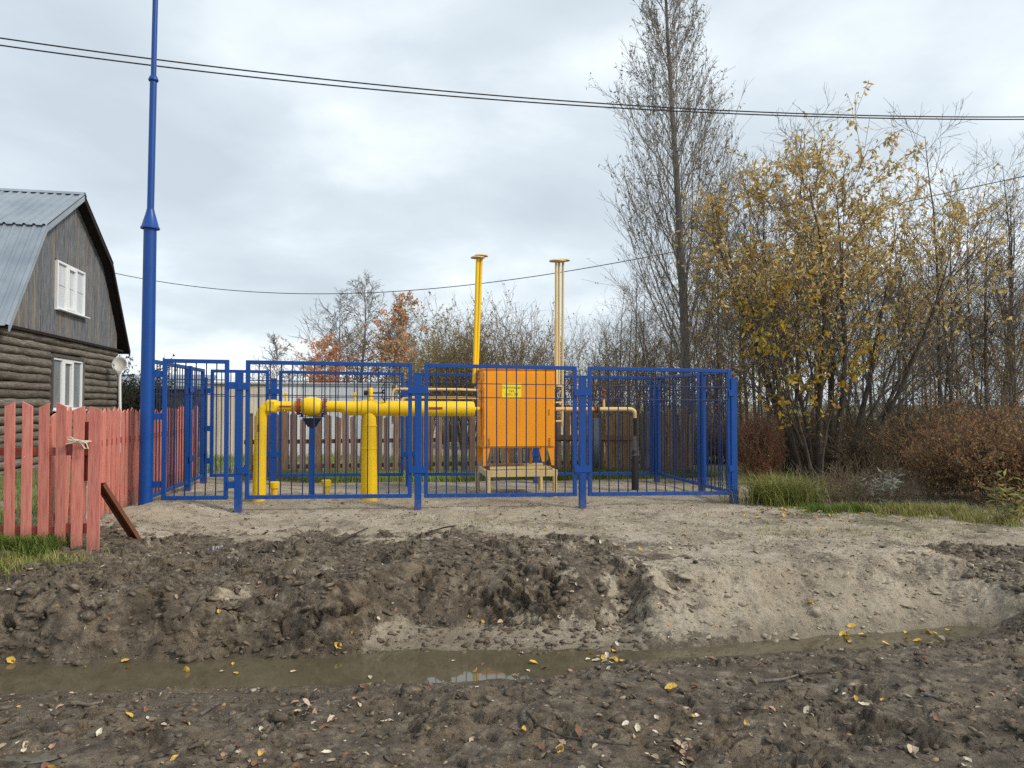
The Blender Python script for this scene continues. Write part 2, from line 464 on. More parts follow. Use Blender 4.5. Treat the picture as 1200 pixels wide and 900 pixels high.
PITS = [(-3.18, 8.50, 0.42, 0.30, 0.10), (-2.45, 3.93, 0.16, 0.08, 0.05)]
def masks(x, y):
    wob = fbm(x, y, 0.9, 4, 3) * 0.5
    near = np.interp(x, _wx, _wn) + fbm(x, y * 0.2, 0.5, 3, 8) * 0.10
    far = np.interp(x, _wx, _wf) + fbm(x, y * 0.2, 0.6, 3, 9) * 0.12
    left = 1 - sst(0.85, 1.45, x + wob * 0.5)                     # the dark heap on the left side of the ditch
    heap_back = 9.2 + wob * 1.6 - 0.10 * (x + 1) ** 2 * (x > -1)
    back = 1 - sst(-0.5, 0.5, y - heap_back + fbm(x, y, 0.35, 3, 21) * 1.2)
    mud_far = left * back * (y > far)
    fore = (y < (near + far) / 2) * 1.0
    rightmud = sst(4.0, 4.8, x + wob * 0.6) * (y < 8.6)
    mud = np.clip(mud_far + fore + rightmud, 0, 1)
    return near, far, left, mud

def Gb(x, y):
    x = np.asarray(x, float); y = np.asarray(y, float)
    near, far, left, mud = masks(x, y)
    clos = 1 - sst(3.9, 4.7, x)                                    # the ditch runs out on the right
    pad = 0.02 + fbm(x, y, 3.0, 3, 31) * 0.05 + fbm(x, y, 0.7, 3, 32) * 0.018
    # yard on the left stands a little higher, and a spoil of sand lies at the mast
    pad = pad + 0.10 * sst(-4.0, -4.9, x) * sst(6.8, 8.4, y) * (1 - 0.5 * sst(16, 22, y))
    pad = pad + 0.13 * np.exp(-((x + 3.1) ** 2 / 1.1 + (y - 12.2) ** 2 / 0.5))
    pad = pad + 0.10 * np.exp(-((x + 4.75) ** 2 / 0.35 + (y - 10.6) ** 2 / 0.25))
    topz = pad + left * (0.09 * sst(9.6, 7.2, y) * sst(-4.9, -3.7, x) + 0.10 * fbm(x, y, 0.9, 2, 40) * sst(9.6, 8.2, y)) * (y < 10)
    lz = sst(-1.55, -0.75, x + 0.25 * fbm(x, y * 0, 0.5, 2, 46)) * left      # where a low sandy ledge lies before the heap
    width = (0.50 * (1 - lz) + 1.15 * lz) * left + 0.92 * (1 - left)         # how long the far bank slopes
    width = width * (0.92 + 0.3 * fbm(x, y * 0, 0.8, 2, 44))
    t = np.clip((y - far) / np.maximum(width, 0.12), 0, 1)
    tl = t ** 0.8
    steep = np.where(t < 0.18, 0.14 * t / 0.18, 0.14 + 0.86 * sst(0.10, 1.0, t) ** 0.8)
    shelf = np.where(t < 0.56, 0.20 * t / 0.56, 0.20 + 0.80 * sst(0.50, 1.0, t) ** 0.8)
    steep = steep * (1 - lz) + shelf * lz
    prof = steep * left + (tl * (1 - 0.25 * t * (1 - t))) * (1 - left)
    lip = (1 - left) * 0.05 * np.exp(-((t - 1.0) / 0.18) ** 2) * (y < far + 2)
    zfar = (WATER_Z - 0.03) * (1 - prof) + topz * prof + lip
    mid = (near + far) / 2; hw = np.maximum((far - near) / 2, 0.03)
    zbed = WATER_Z - 0.02 - 0.13 * np.clip(1 - ((y - mid) / hw) ** 2, 0, 1)
    tn = np.clip((near - y) / 0.75, 0, 1)
    zfore0 = -0.20 + fbm(x, y, 1.1, 3, 50) * 0.06 + 0.03 * sst(0, 4, x)
    tq = np.clip(tn, 0, 1) ** 0.7 * 0.55 + 0.45 * sst(0, 1, tn)
    znear = (WATER_Z - 0.004) * (1 - tq) + zfore0 * tq
    z = np.where(y > far, zfar, np.where(y < near, znear, zbed))
    flat = zfore0 * (1 - sst(5.8, 7.2, y)) + pad * sst(5.8, 7.2, y)
    z = z * clos + flat * (1 - clos)
    rough = mud * (1 - 0.8 * sst(-3.9, -4.4, x) * sst(6.9, 7.4, y)) * (0.6 + 0.4 * sst(-0.2, 0.5, fbm(x, y, 1.4, 2, 61)))
    rough = np.clip(rough * np.where(y < far, (0.25 * sst(0.0, 0.08, near - y) + 0.75 * sst(0.05, 0.45, near - y)) * clos + (1 - clos), sst(0.03, 0.14, y - far) * (1 - 0.85 * lz * (1 - sst(0.42, 0.62, t)))), 0, 1)
    bank = sst(0.1, 0.4, 1 - left) * sst(0.02, 0.12, t) * (1 - sst(0.9, 1.0, t)) * clos * (y > far)
    for qx, qy, rx, ry, dp in PITS:
        q = np.exp(-(((x - qx) / rx) ** 2 + ((y - qy) / ry) ** 2))
        z = z - dp * q; rough = rough * (1 - q)
    return z, rough, (y > far) * left, bank, lz * (1 - sst(0.45, 0.68, t)) * (y > far)
def worley(x, y, sc, seed):
    """distance to the nearest cell edge and a random value per cell"""
    x = x / sc; y = y / sc
    xi = np.floor(x).astype(np.int64); yi = np.floor(y).astype(np.int64)
    f1 = np.full(x.shape, 9.0); f2 = np.full(x.shape, 9.0); rv = np.zeros(x.shape); tl = np.zeros(x.shape)
    for i in (-1, 0, 1):
        for j in (-1, 0, 1):
            cx, cy = xi + i, yi + j
            h = (cx * 374761393 + cy * 668265263 + seed * 974634777) & 0xffffffff
            h = ((h ^ (h >> 13)) * 1274126177) & 0xffffffff; h = h ^ (h >> 16)
            px = cx + (h & 0xff) / 255.0; py = cy + ((h >> 8) & 0xff) / 255.0
            d = np.hypot(px - x, py - y); r = ((h >> 16) & 0xff) / 255.0
            near_ = d < f1
            f2 = np.where(near_, f1, np.minimum(f2, d)); rv = np.where(near_, r, rv); tl = np.where(near_, ((x - px) * (((h >> 4) & 0xff) / 127.5 - 1) + (y - py) * (((h >> 12) & 0xff) / 127.5 - 1)) * sc, tl); f1 = np.where(near_, d, f1)
    return f2 - f1, rv, tl

def axis(segs):
    o = [segs[0][0]]
    for a, b, d0, d1 in segs:
        p = a
        while p < b - 1e-6:
            f = (p - a) / (b - a)
            p = min(b, p + d0 * (1 - f) + d1 * f)
            o.append(p)
    return np.array(o)
xs = axis([(-400, -60, 60, 12), (-60, -12, 10, 0.6), (-12, -5.2, 0.5, 0.022), (-5.2, 5.6, 0.0165, 0.0165), (5.6, 12, 0.03, 0.5), (12, 60, 0.6, 10), (60, 400, 12, 60)])
ys = axis([(-40, 0, 6, 0.6), (0, 3.2, 0.5, 0.03), (3.2, 5.6, 0.013, 0.015), (5.6, 6.75, 0.0085, 0.0095), (6.75, 7.6, 0.012, 0.016), (7.6, 10.5, 0.018, 0.026), (10.5, 12.5, 0.03, 0.05), (12.5, 18, 0.08, 0.25), (18, 60, 0.4, 6), (60, 900, 15, 100)])
GX, GY = np.meshgrid(xs, ys)
GZ, RO, HEAP, BANK, LEDGE = Gb(GX, GY)
dZy = np.gradient(GZ, ys, axis=0); dZx = np.gradient(GZ, xs, axis=1)
AL = np.cumsum(np.sqrt(1 + dZy ** 2) * np.gradient(ys)[:, None], axis=0)      # length along the surface, so lumps do not stretch on steep faces
wx_, wy_ = GX + fbm(GX, AL, 0.12, 3, 201) * 0.09, AL + fbm(GX, AL, 0.12, 3, 202) * 0.09
e0_, c0_, t0_ = worley(wx_ * 0.8, wy_, 0.46, 5); e1_, c1_, t1_ = worley(wx_, wy_, 0.20, 1); e2_, c2_, t2_ = worley(wx_, wy_, 0.085, 2); e3_, c3_, t3_ = worley(wx_, wy_, 0.042, 3)
big = 0.75 + 0.55 * HEAP
lump = big * (0.026 * billow(GX, AL, 0.45, 6, 71, 0.62) + 0.15 * t0_ + 0.42 * t1_ + 0.022 * (c1_ - 0.4) * sst(0, 0.15, e1_) - 0.016 * (1 - sst(0, 0.07, e1_)))
crumb = sst(-0.12, 0.22, fbm(GX, AL, 0.55, 4, 206, 0.6))                     # crumbly here, smeared flat there
lump = lump + (0.15 + crumb) * (0.50 * t2_ + 0.016 * (c2_ - 0.3) * sst(0, 0.2, e2_) - 0.009 * (1 - sst(0, 0.12, e2_)) + 0.45 * t3_ + 0.007 * (c3_ - 0.3) + 0.009 * billow(GX, AL, 0.06, 2, 91, 0.6))
lump = lump + (1 - HEAP) * 0.010 * billow(GX * 0.35 + AL * 0.25, AL - GX * 0.3, 0.16, 4, 93, 0.6)   # dragged streaks of the digger
patchy = sst(-0.35, 0.25, fbm(GX, AL, 0.9, 3, 205))
D = RO * lump * (0.22 + 1.0 * patchy)
D = D + (1 - RO) * (GY < 14) * (GY > 5.2) * (0.006 * fbm(GX, AL, 0.16, 3, 95) + 0.022 * np.maximum(billow(GX, AL, 0.26, 5, 97, 0.62) + 0.1, 0) + 0.005 * billow(GX, AL, 0.06, 2, 98)) * (1 - np.clip((WATER_Z + 0.02 - GZ) / 0.03, 0, 1))
D = D + BANK * (0.022 * billow(GX, AL * 0.6, 0.26, 5, 99, 0.6) + 0.012 * (c2_ - 0.6) * sst(0, 0.3, e2_) * (c2_ > 0.7))
nl_ = np.sqrt(1 + dZx ** 2 + dZy ** 2)
PX_, PY_, GZ = GX - D * np.clip(dZx, -2, 2) / nl_, GY - D * np.clip(dZy, -2, 2) / nl_, GZ + D / nl_
def G(x, y, fine=True):
    x = np.clip(np.asarray(x, float), xs[0] + 1e-6, xs[-1] - 1e-6); y = np.clip(np.asarray(y, float), ys[0] + 1e-6, ys[-1] - 1e-6)
    i = np.clip(np.searchsorted(xs, x) - 1, 0, len(xs) - 2); j = np.clip(np.searchsorted(ys, y) - 1, 0, len(ys) - 2)
    u = (x - xs[i]) / (xs[i + 1] - xs[i]); v = (y - ys[j]) / (ys[j + 1] - ys[j])
    return (GZ[j, i] * (1 - u) + GZ[j, i + 1] * u) * (1 - v) + (GZ[j + 1, i] * (1 - u) + GZ[j + 1, i + 1] * u) * v
near, far, left, mudm = masks(GX, GY)
gr_n = fbm(GX, GY, 1.3, 5, 120, 0.65)
green = np.clip(0.5 * sst(14.3, 16, GY - 0.16 * GX) + 0.6 * sst(-5.0, -5.6, GX + 0.19 * (GY - 9)) * sst(8.2, 8.6, GY) + 0.45 * sst(3.0, 4.8, GX) * sst(8.8, 10.8, GY) + 0.5 * gr_n * sst(9.0, 9.8, GY) * sst(-1.5, 0.5, GX) + 0.12 * (gr_n > 0.25) * (GY > 8.5), 0, 1)
green = green * (GY > 7.2)
soft = fbm(GX, GY, 0.5, 5, 130, 0.62)
rag = fbm(GX, AL, 0.40, 6, 150, 0.7)
mudc = np.clip(mudm + (GY > far) * (GY < 8.8) * ((1 - sst(0.6, 2.0, GX + 1.5 * rag)) - left) * 1.0, 0, 1)
m_m = mudc * np.where(GY > far, sst(-0.75, -0.05, soft + 0.25), 1.0)
# dark soil trodden into the sand of the pad
m_m = np.maximum(m_m, np.clip(0.45 + 0.9 * fbm(GX, GY, 0.8, 6, 140, 0.68), 0, 1) * 0.62 * sst(7.0, 7.4, GY) * (1 - sst(10.2, 11.4, GY - 0.16 * GX)) )
m_m = np.maximum(m_m, 0.5 * sst(0.1, 0.5, fbm(GX, GY, 0.6, 6, 141, 0.7)) * (GY > 7.0) * (GY < 16))
m_m = m_m * (1 - 0.8 * sst(0.25, 0.7, LEDGE + 0.35 * soft))
m_m = np.maximum(m_m, 0.45 * BANK * sst(0.0, 0.5, fbm(GX, AL, 0.35, 5, 143, 0.65)))
wet = np.clip(1 - (GZ - WATER_Z) / 0.16, 0, 1)
cols = np.stack([m_m.ravel(), green.ravel(), wet.ravel()], 1)
nx, ny = len(xs), len(ys)
ii = (np.arange(ny - 1)[:, None] * nx + np.arange(nx - 1)[None, :]).ravel()
quads = np.stack([ii, ii + 1, ii + nx + 1, ii + nx], 1)

t = NT('ground_soil')
v = t.coord(False)
at_ = t.n('ShaderNodeAttribute', attribute_name='col')
sp = t.n('ShaderNodeSeparateColor'); t.l(at_.outputs['Color'], sp.inputs[0])
nA = t.noise(v, 1.6, 6, 0.6); nB = t.noise(v, 9, 6, 0.65); nC = t.noise(v, 45, 5, 0.7); nD = t.noise(v, 160, 3, 0.6)
sand = t.ramp(nA, [(0.30, (0.36, 0.30, 0.22)), (0.52, (0.50, 0.43, 0.325)), (0.72, (0.62, 0.55, 0.44))])
sand = t.mix(t.ramp(nC, [(0.42, (0, 0, 0)), (0.72, (0.6, 0.6, 0.6))]), sand, (0.22, 0.17, 0.12))
sand = t.mix(t.ramp(nB, [(0.5, (0, 0, 0)), (0.75, (0.45, 0.45, 0.45))]), sand, (0.20, 0.155, 0.11))
mud = t.ramp(nB, [(0.30, (0.046, 0.035, 0.024)), (0.50, (0.142, 0.112, 0.081)), (0.70, (0.33, 0.27, 0.20))])
nE = t.noise(v, 3.6, 6, 0.62)
mud = t.mix(t.ramp(nE, [(0.50, (0, 0, 0)), (0.66, (0.75, 0.75, 0.75))]), mud, (0.26, 0.198, 0.130))
mud = t.mix(t.ramp(nA, [(0.30, (0.6, 0.6, 0.6)), (0.48, (0, 0, 0))]), mud, (0.038, 0.027, 0.016))
mud = t.mix(t.ramp(nC, [(0.5, (0, 0, 0)), (0.75, (0.7, 0.7, 0.7))]), mud, (0.026, 0.018, 0.010))
fleck = t.ramp(nD, [(0.66, (0, 0, 0)), (0.74, (1, 1, 1))])
mud = t.mix(t.math('MULTIPLY', fleck, 0.55), mud, (0.36, 0.28, 0.19))
f = t.math('ADD', sp.outputs['Red'], t.math('MULTIPLY', t.math('SUBTRACT', nB, 0.5), 1.3))
f = t.math('ADD', f, t.math('MULTIPLY', t.math('SUBTRACT', nC, 0.5), 0.9))
f = t.ramp(f, [(0.30, (0, 0, 0)), (0.72, (1, 1, 1))])
c = t.mix(f, sand, mud)
gcol = t.ramp(nC, [(0.3, (0.07, 0.075, 0.028)), (0.7, (0.16, 0.15, 0.065))])
gf = t.ramp(t.math('MULTIPLY', sp.outputs['Green'], t.math('ADD', nC, t.math('MULTIPLY', nB, 0.8))), [(0.3, (0, 0, 0)), (0.75, (0.8, 0.8, 0.8))])
c = t.mix(gf, c, gcol)
c = t.mix(t.math('MULTIPLY', sp.outputs['Blue'], 0.5), c, (0.105, 0.083, 0.056))
bn = t.bump(nB, 0.7, 0.05)
bn = t.bump(nC, 1.0, 0.022, bn)
vo = t.n('ShaderNodeTexVoronoi', feature='DISTANCE_TO_EDGE'); vo.inputs['Scale'].default_value = 26
t.l(v, vo.inputs['Vector'])
bn = t.bump(nD, 0.9, 0.008, bn)
rg = t.math('SUBTRACT', 0.82, t.math('MULTIPLY', sp.outputs['Blue'], 0.35))
rg = t.math('SUBTRACT', rg, t.math('MULTIPLY', f, t.math('MULTIPLY', nA, 0.35)))
M['soil'] = t.fin(c, rg, 0, 0.35)

gv = np.stack([PX_.ravel(), PY_.ravel(), GZ.ravel()], 1)
ground = link('ground', npmesh('ground', gv, quads, M['soil'], True, cols))
tag(ground, 'sandy and muddy ground with a dug ditch', 'ground', kind='structure')
def gz(x, y): return float(G(np.array([x]), np.array([y]), True)[0])

# ------------------------------------------------------------------ water
t = NT('muddy_water'); v = t.coord(False)
n = t.noise(v, 3.2, 3); n2 = t.noise(v, 2.0, 5)
cc = t.ramp(n2, [(0.3, (0.085, 0.071, 0.043)), (0.7, (0.120, 0.101, 0.064))])
t.bump(n, 0.015, 0.02)
t.b.inputs['IOR'].default_value = 1.5
M['water'] = t.fin(cc, 0.035, 0, 0.5)
wxs = np.arange(-30, 4.75, 0.12)
a = np.interp(wxs, _wx, _wn) - 0.22; b = np.interp(wxs, _wx, _wf) + 0.22
wv_ = np.concatenate([np.stack([wxs, a, 0 * wxs + WATER_Z], 1), np.stack([wxs, b, 0 * wxs + WATER_Z], 1)])
k = np.arange(len(wxs) - 1); L = len(wxs)
wq = np.stack([k, k + 1, L + k + 1, L + k], 1)
tag(link('ditch_water', npmesh('ditch_water', wv_, wq, M['water'], False)), 'shallow brown water standing in the dug ditch', 'water', kind='structure')
def puddle(i, label, up):
    x, Y, rx, ry, dp = PITS[i]
    z = gz(x, Y) + up; n = 40
    vs = [(x, Y, z)] + [(x + rx * 1.1 * math.cos(2 * math.pi * i / n), Y + ry * 1.1 * math.sin(2 * math.pi * i / n), z) for i in range(n)]
    me = bpy.data.meshes.new('puddle'); me.from_pydata(vs, [], [(0, 1 + i, 1 + (i + 1) % n) for i in range(n)]); me.materials.append(M['water'])
    tag(link('puddle', me), label, 'puddle', kind='structure')
puddle(0, 'small bright puddle on the sand below the gate', 0.035)
puddle(1, 'small shiny puddle in the mud at the bottom left', 0.028)

# ------------------------------------------------------------------ clods of mud (nobody could count them)
rs = np.random.RandomState(5)
bm = bmesh.new(); bmesh.ops.create_icosphere(bm, subdivisions=1, radius=1)
ICO0 = np.array([v.co[:] for v in bm.verts]); ICOF0 = np.array([[v.index for v in f.verts] for f in bm.faces]); bm.free()
bm = bmesh.new(); bmesh.ops.create_icosphere(bm, subdivisions=2, radius=1)
ICO1 = np.array([v.co[:] for v in bm.verts]); ICOF1 = np.array([[v.index for v in f.verts] for f in bm.faces]); bm.free()
def clods(name, pos, size, ico, icof, mat, squash=0.6, jag=0.28, colr=None):
    n = len(pos)
    v = ico[None] * (1 + rs.normal(0, jag, (n, len(ico), 1)))
    v = v * np.stack([rs.uniform(0.7, 1.5, n), rs.uniform(0.7, 1.5, n), rs.uniform(0.35, 0.9, n) * squash * 1.4], 1)[:, None, :]
    a = rs.uniform(0, 6.28, n); c, s = np.cos(a), np.sin(a)
    x = v[:, :, 0] * c[:, None] - v[:, :, 1] * s[:, None]; y = v[:, :, 0] * s[:, None] + v[:, :, 1] * c[:, None]
    v = np.stack([x, y, v[:, :, 2]], 2) * size[:, None, None]
    tl = rs.normal(0, 0.3, n); z = v[:, :, 2] + v[:, :, 0] * tl[:, None]
    v[:, :, 2] = z
    v = v + pos[:, None, :]
    f = (icof[None] + (np.arange(n) * len(ico))[:, None, None]).reshape(-1, 3)
    return npmesh(name, v.reshape(-1, 3), None, mat, False, None if colr is None else np.repeat(colr, len(ico), 0), f)
def scatter_mud(n, ymin, ymax, keep):
    x = rs.uniform(-5.2, 6.0, n * 6); y = ymin + (ymax - ymin) * rs.rand(n * 6) ** 1.2
    near, far, left, mud = masks(x, y)
    inw = (y > near - 0.12) & (y < far + 0.05) & (x < 4.3)
    ok = (mud > 0.5) & ~inw & (np.abs(x) < y * 0.72 + 0.3) & (rs.rand(n * 6) < keep(x, y, near, far, left))
    return np.stack([x[ok][:n], y[ok][:n]], 1)
t = NT('clod'); v = t.coord(False); nB = t.noise(v, 13, 6, 0.65); nC = t.noise(v, 70, 4, 0.7)
cc = t.ramp(nB, [(0.30, (0.042, 0.031, 0.020)), (0.50, (0.115, 0.089, 0.062)), (0.72, (0.29, 0.235, 0.170))])
t.bump(nC, 0.8, 0.012); M['clod'] = t.fin(cc, 0.72, 0, 0.35)
pp = scatter_mud(2200, 3.3, 9.3, lambda x, y, n, f, l: np.where((y > f) & (y < f + 0.8), 1.0, np.where(y > f, 0.55, 0.16)))
sz = np.minimum(rs.gamma(1.6, 0.0085, len(pp)) + 0.010, 0.05) * np.where(pp[:, 1] < 5.4, 0.75, 1)
pos = np.column_stack([pp, G(pp[:, 0], pp[:, 1]) - sz * 0.05])
me = clods('mud_clods', pos, sz * 1.15, ICO0, ICOF0, M['clod'], jag=0.30)
tag(link('mud_clods', me), 'dark lumps of clay strewn over the mud heap', 'mud', kind='stuff')
pp = scatter_mud(6500, 3.2, 9.6, lambda x, y, n, f, l: np.where(y > f, 0.9, 0.5))
sz = rs.gamma(1.6, 0.0055, len(pp)) + 0.004
pos = np.column_stack([pp, G(pp[:, 0], pp[:, 1]) + sz * 0.2])
tag(link('mud_crumbs', clods('mud_crumbs', pos, sz, ICO0, ICOF0, M['clod'], jag=0.22)), 'small crumbs of earth scattered over the mud', 'mud', kind='stuff')
nS = 700
x = rs.uniform(0.9, 5.0, nS * 3); y = rs.uniform(6.0, 8.6, nS * 3)
near, far, left, mud = masks(x, y); ok = (y > far + 0.02) & (left < 0.5) & (rs.rand(nS * 3) < np.where(y < far + 1.0, 0.7, 0.2))
x, y = x[ok], y[ok]; sz = np.minimum(rs.gamma(1.3, 0.007, len(x)) + 0.004, 0.05)
t = NT('sand_clod'); v = t.coord(False); nB = t.noise(v, 13, 6, 0.65)
M['sandclod'] = t.fin(t.ramp(nB, [(0.3, (0.18, 0.145, 0.10)), (0.7, (0.48, 0.41, 0.31))]), 0.85, 0, 0.25)
tag(link('sand_clods', clods('sand_clods', np.column_stack([x, y, G(x, y) + sz * 0.1]), sz, ICO1, ICOF1, M['sandclod'], jag=0.16)), 'lumps of damp sand on the pale bank of the ditch', 'sand', kind='stuff')
n = 9000
x = rs.uniform(-5.5, 6.5, n); y = rs.uniform(6.6, 12.4, n); near, far, left, mud = masks(x, y)
ok = (mud < 0.5) & (y > far + 0.3) & (fbm(x, y, 0.5, 4, 171, 0.6) + rs.normal(0, 0.12, n) > 0.02); x, y = x[ok], y[ok]
sz = np.minimum(rs.gamma(1.3, 0.0042, len(x)) + 0.003, 0.03)
pal = np.array([(0.30, 0.25, 0.18), (0.16, 0.125, 0.085), (0.09, 0.07, 0.048), (0.40, 0.34, 0.26), (0.055, 0.042, 0.03)])
t = NT('pad_crumb'); a_ = t.n('ShaderNodeAttribute', attribute_name='col'); mc = t.fin(a_.outputs['Color'], 0.85, 0, 0.25)
tag(link('pad_crumbs', clods('pad_crumbs', np.column_stack([x, y, G(x, y) + sz * 0.15]), sz, ICO0, ICOF0, mc, 0.6, 0.22, pal[rs.randint(0, len(pal), len(x))])), 'crumbs of soil trodden into the sand before the enclosure', 'soil', kind='stuff')
# pale chips, pebbles and leaf scraps
n = 2600
x = rs.uniform(-5.5, 6.5, n); y = 3.2 + 8.6 * rs.rand(n) ** 1.3
near, far, left, mud = masks(x, y)
ok = ~((y > near - 0.05) & (y < far + 0.03) & (x < 4.3)) & (rs.rand(n) < np.where(mud > 0.5, 1, 0.45))
x, y = x[ok], y[ok]
sz = rs.gamma(1.8, 0.0032, len(x)) + 0.003
pal = np.array([(0.40, 0.34, 0.26), (0.30, 0.22, 0.15), (0.52, 0.47, 0.40), (0.20, 0.11, 0.07), (0.16, 0.13, 0.10), (0.33, 0.26, 0.19)])
t = NT('chip'); a_ = t.n('ShaderNodeAttribute', attribute_name='col'); M['chip'] = t.fin(a_.outputs['Color'], 0.8, 0, 0.3)
tag(link('ground_chips', clods('ground_chips', np.column_stack([x, y, G(x, y) + sz * 0.3]), sz, ICO0, ICOF0, M['chip'], 0.35, 0.2, pal[rs.randint(0, len(pal), len(x))])), 'pale chips and crumbs of leaf littering the soil', 'litter', kind='stuff')
# ------------------------------------------------------------------ blue enclosure
ANG = math.atan(0.165)
CA, SA = math.cos(ANG), math.sin(ANG)
AX, AY = -5.16, 10.85
def E(s, t, z=0.0): return Vector((AX + s * CA - t * SA, AY + s * SA + t * CA, z))
def s_of(px, t):
    u = (px - 600) / F
    return (u * (AY + t * CA) - AX + t * SA) / (CA - u * SA)
def z_of(py, s, t): return CAMZ + (473 - py) / F * (AY + s * SA + t * CA)

LEN, WID = 8.81, 3.5
PH, FW = 0.10, 0.057                      # post and frame sections
def zoff(s): return 0.24 - 0.09 * s / LEN
def panel(root, p0, p1, h=2.0, nw=None, gate=False):
    """One welded mesh panel between two points (s,t): a tube frame carrying wires."""
    a, b = Vector((*p0, zoff(p0[0]))), Vector((*p1, zoff(p1[0])))
    up = Vector((0, 0, h)); d = (b - a).normalized(); i = FW / 2
    f = MB()
    f.beam(a + Vector((0, 0, 0)), a + up, FW, FW, d)
    f.beam(b + Vector((0, 0, 0)), b + up, FW, FW, d)
    f.beam(a + d * i + Vector((0, 0, i)), b - d * i + Vector((0, 0, i)), FW - 0.003, FW)
    f.beam(a + d * i + up - Vector((0, 0, i)), b - d * i + up - Vector((0, 0, i)), FW - 0.003, FW)
    fo = f.build('panel_frame', M['blue'], root, bevel=0.004)
    L = (b - a).length
    n = nw or max(2, round(L / 0.155))
    vm = MB().tube([(0, 0, 0), (0, 0, h - 2 * FW)], 0.0092, 6).mesh('wire', M['blue_dark'], True)
    for k in range(1, n):
        p = a + (b - a) * (k / n) + Vector((0, 0, FW))
        link('wire', vm, fo, p)
    for zz in (1.71, 1.50):
        hm = MB().tube([a + d * i + Vector((0, 0, zz)), b - d * i + Vector((0, 0, zz))], 0.0075, 6)
        hm.build('wire', M['blue_dark'], fo, True)
    return fo
def post(root, s, t, top=None, gzoff=-0.25):
    zt = (zoff(s) + 1.84) if top is None else top
    P = E(s, t); zb = gz(P.x, P.y) + gzoff
    m = MB().box((s, t, (zb + zt) / 2), (PH, PH, zt - zb))
    m.box((s, t, zt + 0.004), (PH + 0.006, PH + 0.006, 0.008))
    return m.build('post', M['blue'], root, bevel=0.004)
def bracket(root, s, t, z, half, along='s', h=0.10):
    sz = (half * 2, 0.012, h) if along == 's' else (0.012, half * 2, h)
    o = Vector((0, -(PH / 2 + 0.007), 0)) if along == 's' else Vector((PH / 2 + 0.007, 0, 0))
    MB().box(Vector((s, t, z)) + o, sz).build('bracket', M['blue'], root, bevel=0.002)

RZ = ANG
ff = thing('metal_fence', 'front run of blue welded mesh fence facing the ditch', 'fence', E(0, 0), RZ, 'sides of the blue enclosure')
P1, P2, P3, P4 = 1.25, 3.81, 6.33, LEN
for s in (P1, P2, P3, P4): post(ff, s, 0)
GAP = 0.12
panel(ff, (P1 + GAP, 0), (P2 - GAP, 0))
panel(ff, (P2 + GAP, 0), (P3 - GAP, 0))
panel(ff, (P3 + GAP, 0), (P4 - 0.07, 0))
for s in (P2, P3):
    for z in (1.60, 0.42): bracket(ff, s, 0, zoff(s) + z, GAP + 0.02)
for z in (1.62, 0.42): bracket(ff, P1 + 0.07, 0, zoff(P1) + z, 0.08)
for z in (1.62, 0.42): bracket(ff, P4 - 0.045, 0, zoff(P4) + z, 0.05)
gt = thing('wicket_gate', 'narrow blue mesh gate hung on the tall blue mast', 'gate', E(0, 0), RZ)
panel(gt, (0.24, -0.0), (P1 - 0.17, 0.0), 2.0, 6)
for z in (1.78, 1.18, 0.22):
    MB().box((0.155, 0, zoff(0) + z), (0.12, 0.03, 0.09)).build('hinge', M['blue'], gt, bevel=0.003)
for z in (1.62, 0.2):
    MB().box((P1 - 0.10, -0.035, zoff(0) + z), (0.10, 0.02, 0.10)).build('latch', M['blue'], gt, bevel=0.003)

lf = thing('metal_fence', 'left side of the blue mesh fence running back beside the red pickets', 'fence', E(0, 0), RZ, 'sides of the blue enclosure')
panel(lf, (0, 0.16), (0, 2.24)); post(lf, 0, 2.34, zoff(0) + 2.0)
panel(lf, (0, 2.44), (0, WID - 0.12)); post(lf, 0, WID)
for z in (1.60, 0.42): bracket(lf, 0, WID - 0.06, zoff(0) + z, 0.08, 't')
for z in (1.60, 0.42): bracket(lf, 0, 2.34, zoff(0) + z, 0.13, 't')
rf = thing('metal_fence', 'right side of the blue mesh fence nearest the thicket', 'fence', E(0, 0), RZ, 'sides of the blue enclosure')
panel(rf, (LEN, 0.12), (LEN, 1.13)); post(rf, LEN, 1.245, zoff(LEN) + 2.0)
panel(rf, (LEN, 1.36), (LEN, WID - 0.12)); post(rf, LEN, WID)
for z in (1.60, 0.42): bracket(rf, LEN, 1.245, zoff(LEN) + z, 0.13, 't')
bf = thing('metal_fence', 'rear run of the blue mesh fence in front of the brown pickets', 'fence', E(0, 0), RZ, 'sides of the blue enclosure')
xsb = [0, 1.25, 3.77, 6.29, LEN]
panel(bf, (0.14, WID), (1.13, WID)); 
for i in range(1, 4):
    post(bf, xsb[i], WID)
    panel(bf, (xsb[i] + GAP, WID), (xsb[i + 1] - GAP, WID))
for i in (1, 2, 3):
    for z in (1.60, 0.42): bracket(bf, xsb[i], WID, zoff(xsb[i]) + z, GAP + 0.02)
for z in (1.6, 0.9, 0.3): bracket(bf, 0.09, WID, zoff(0) + z, 0.06)

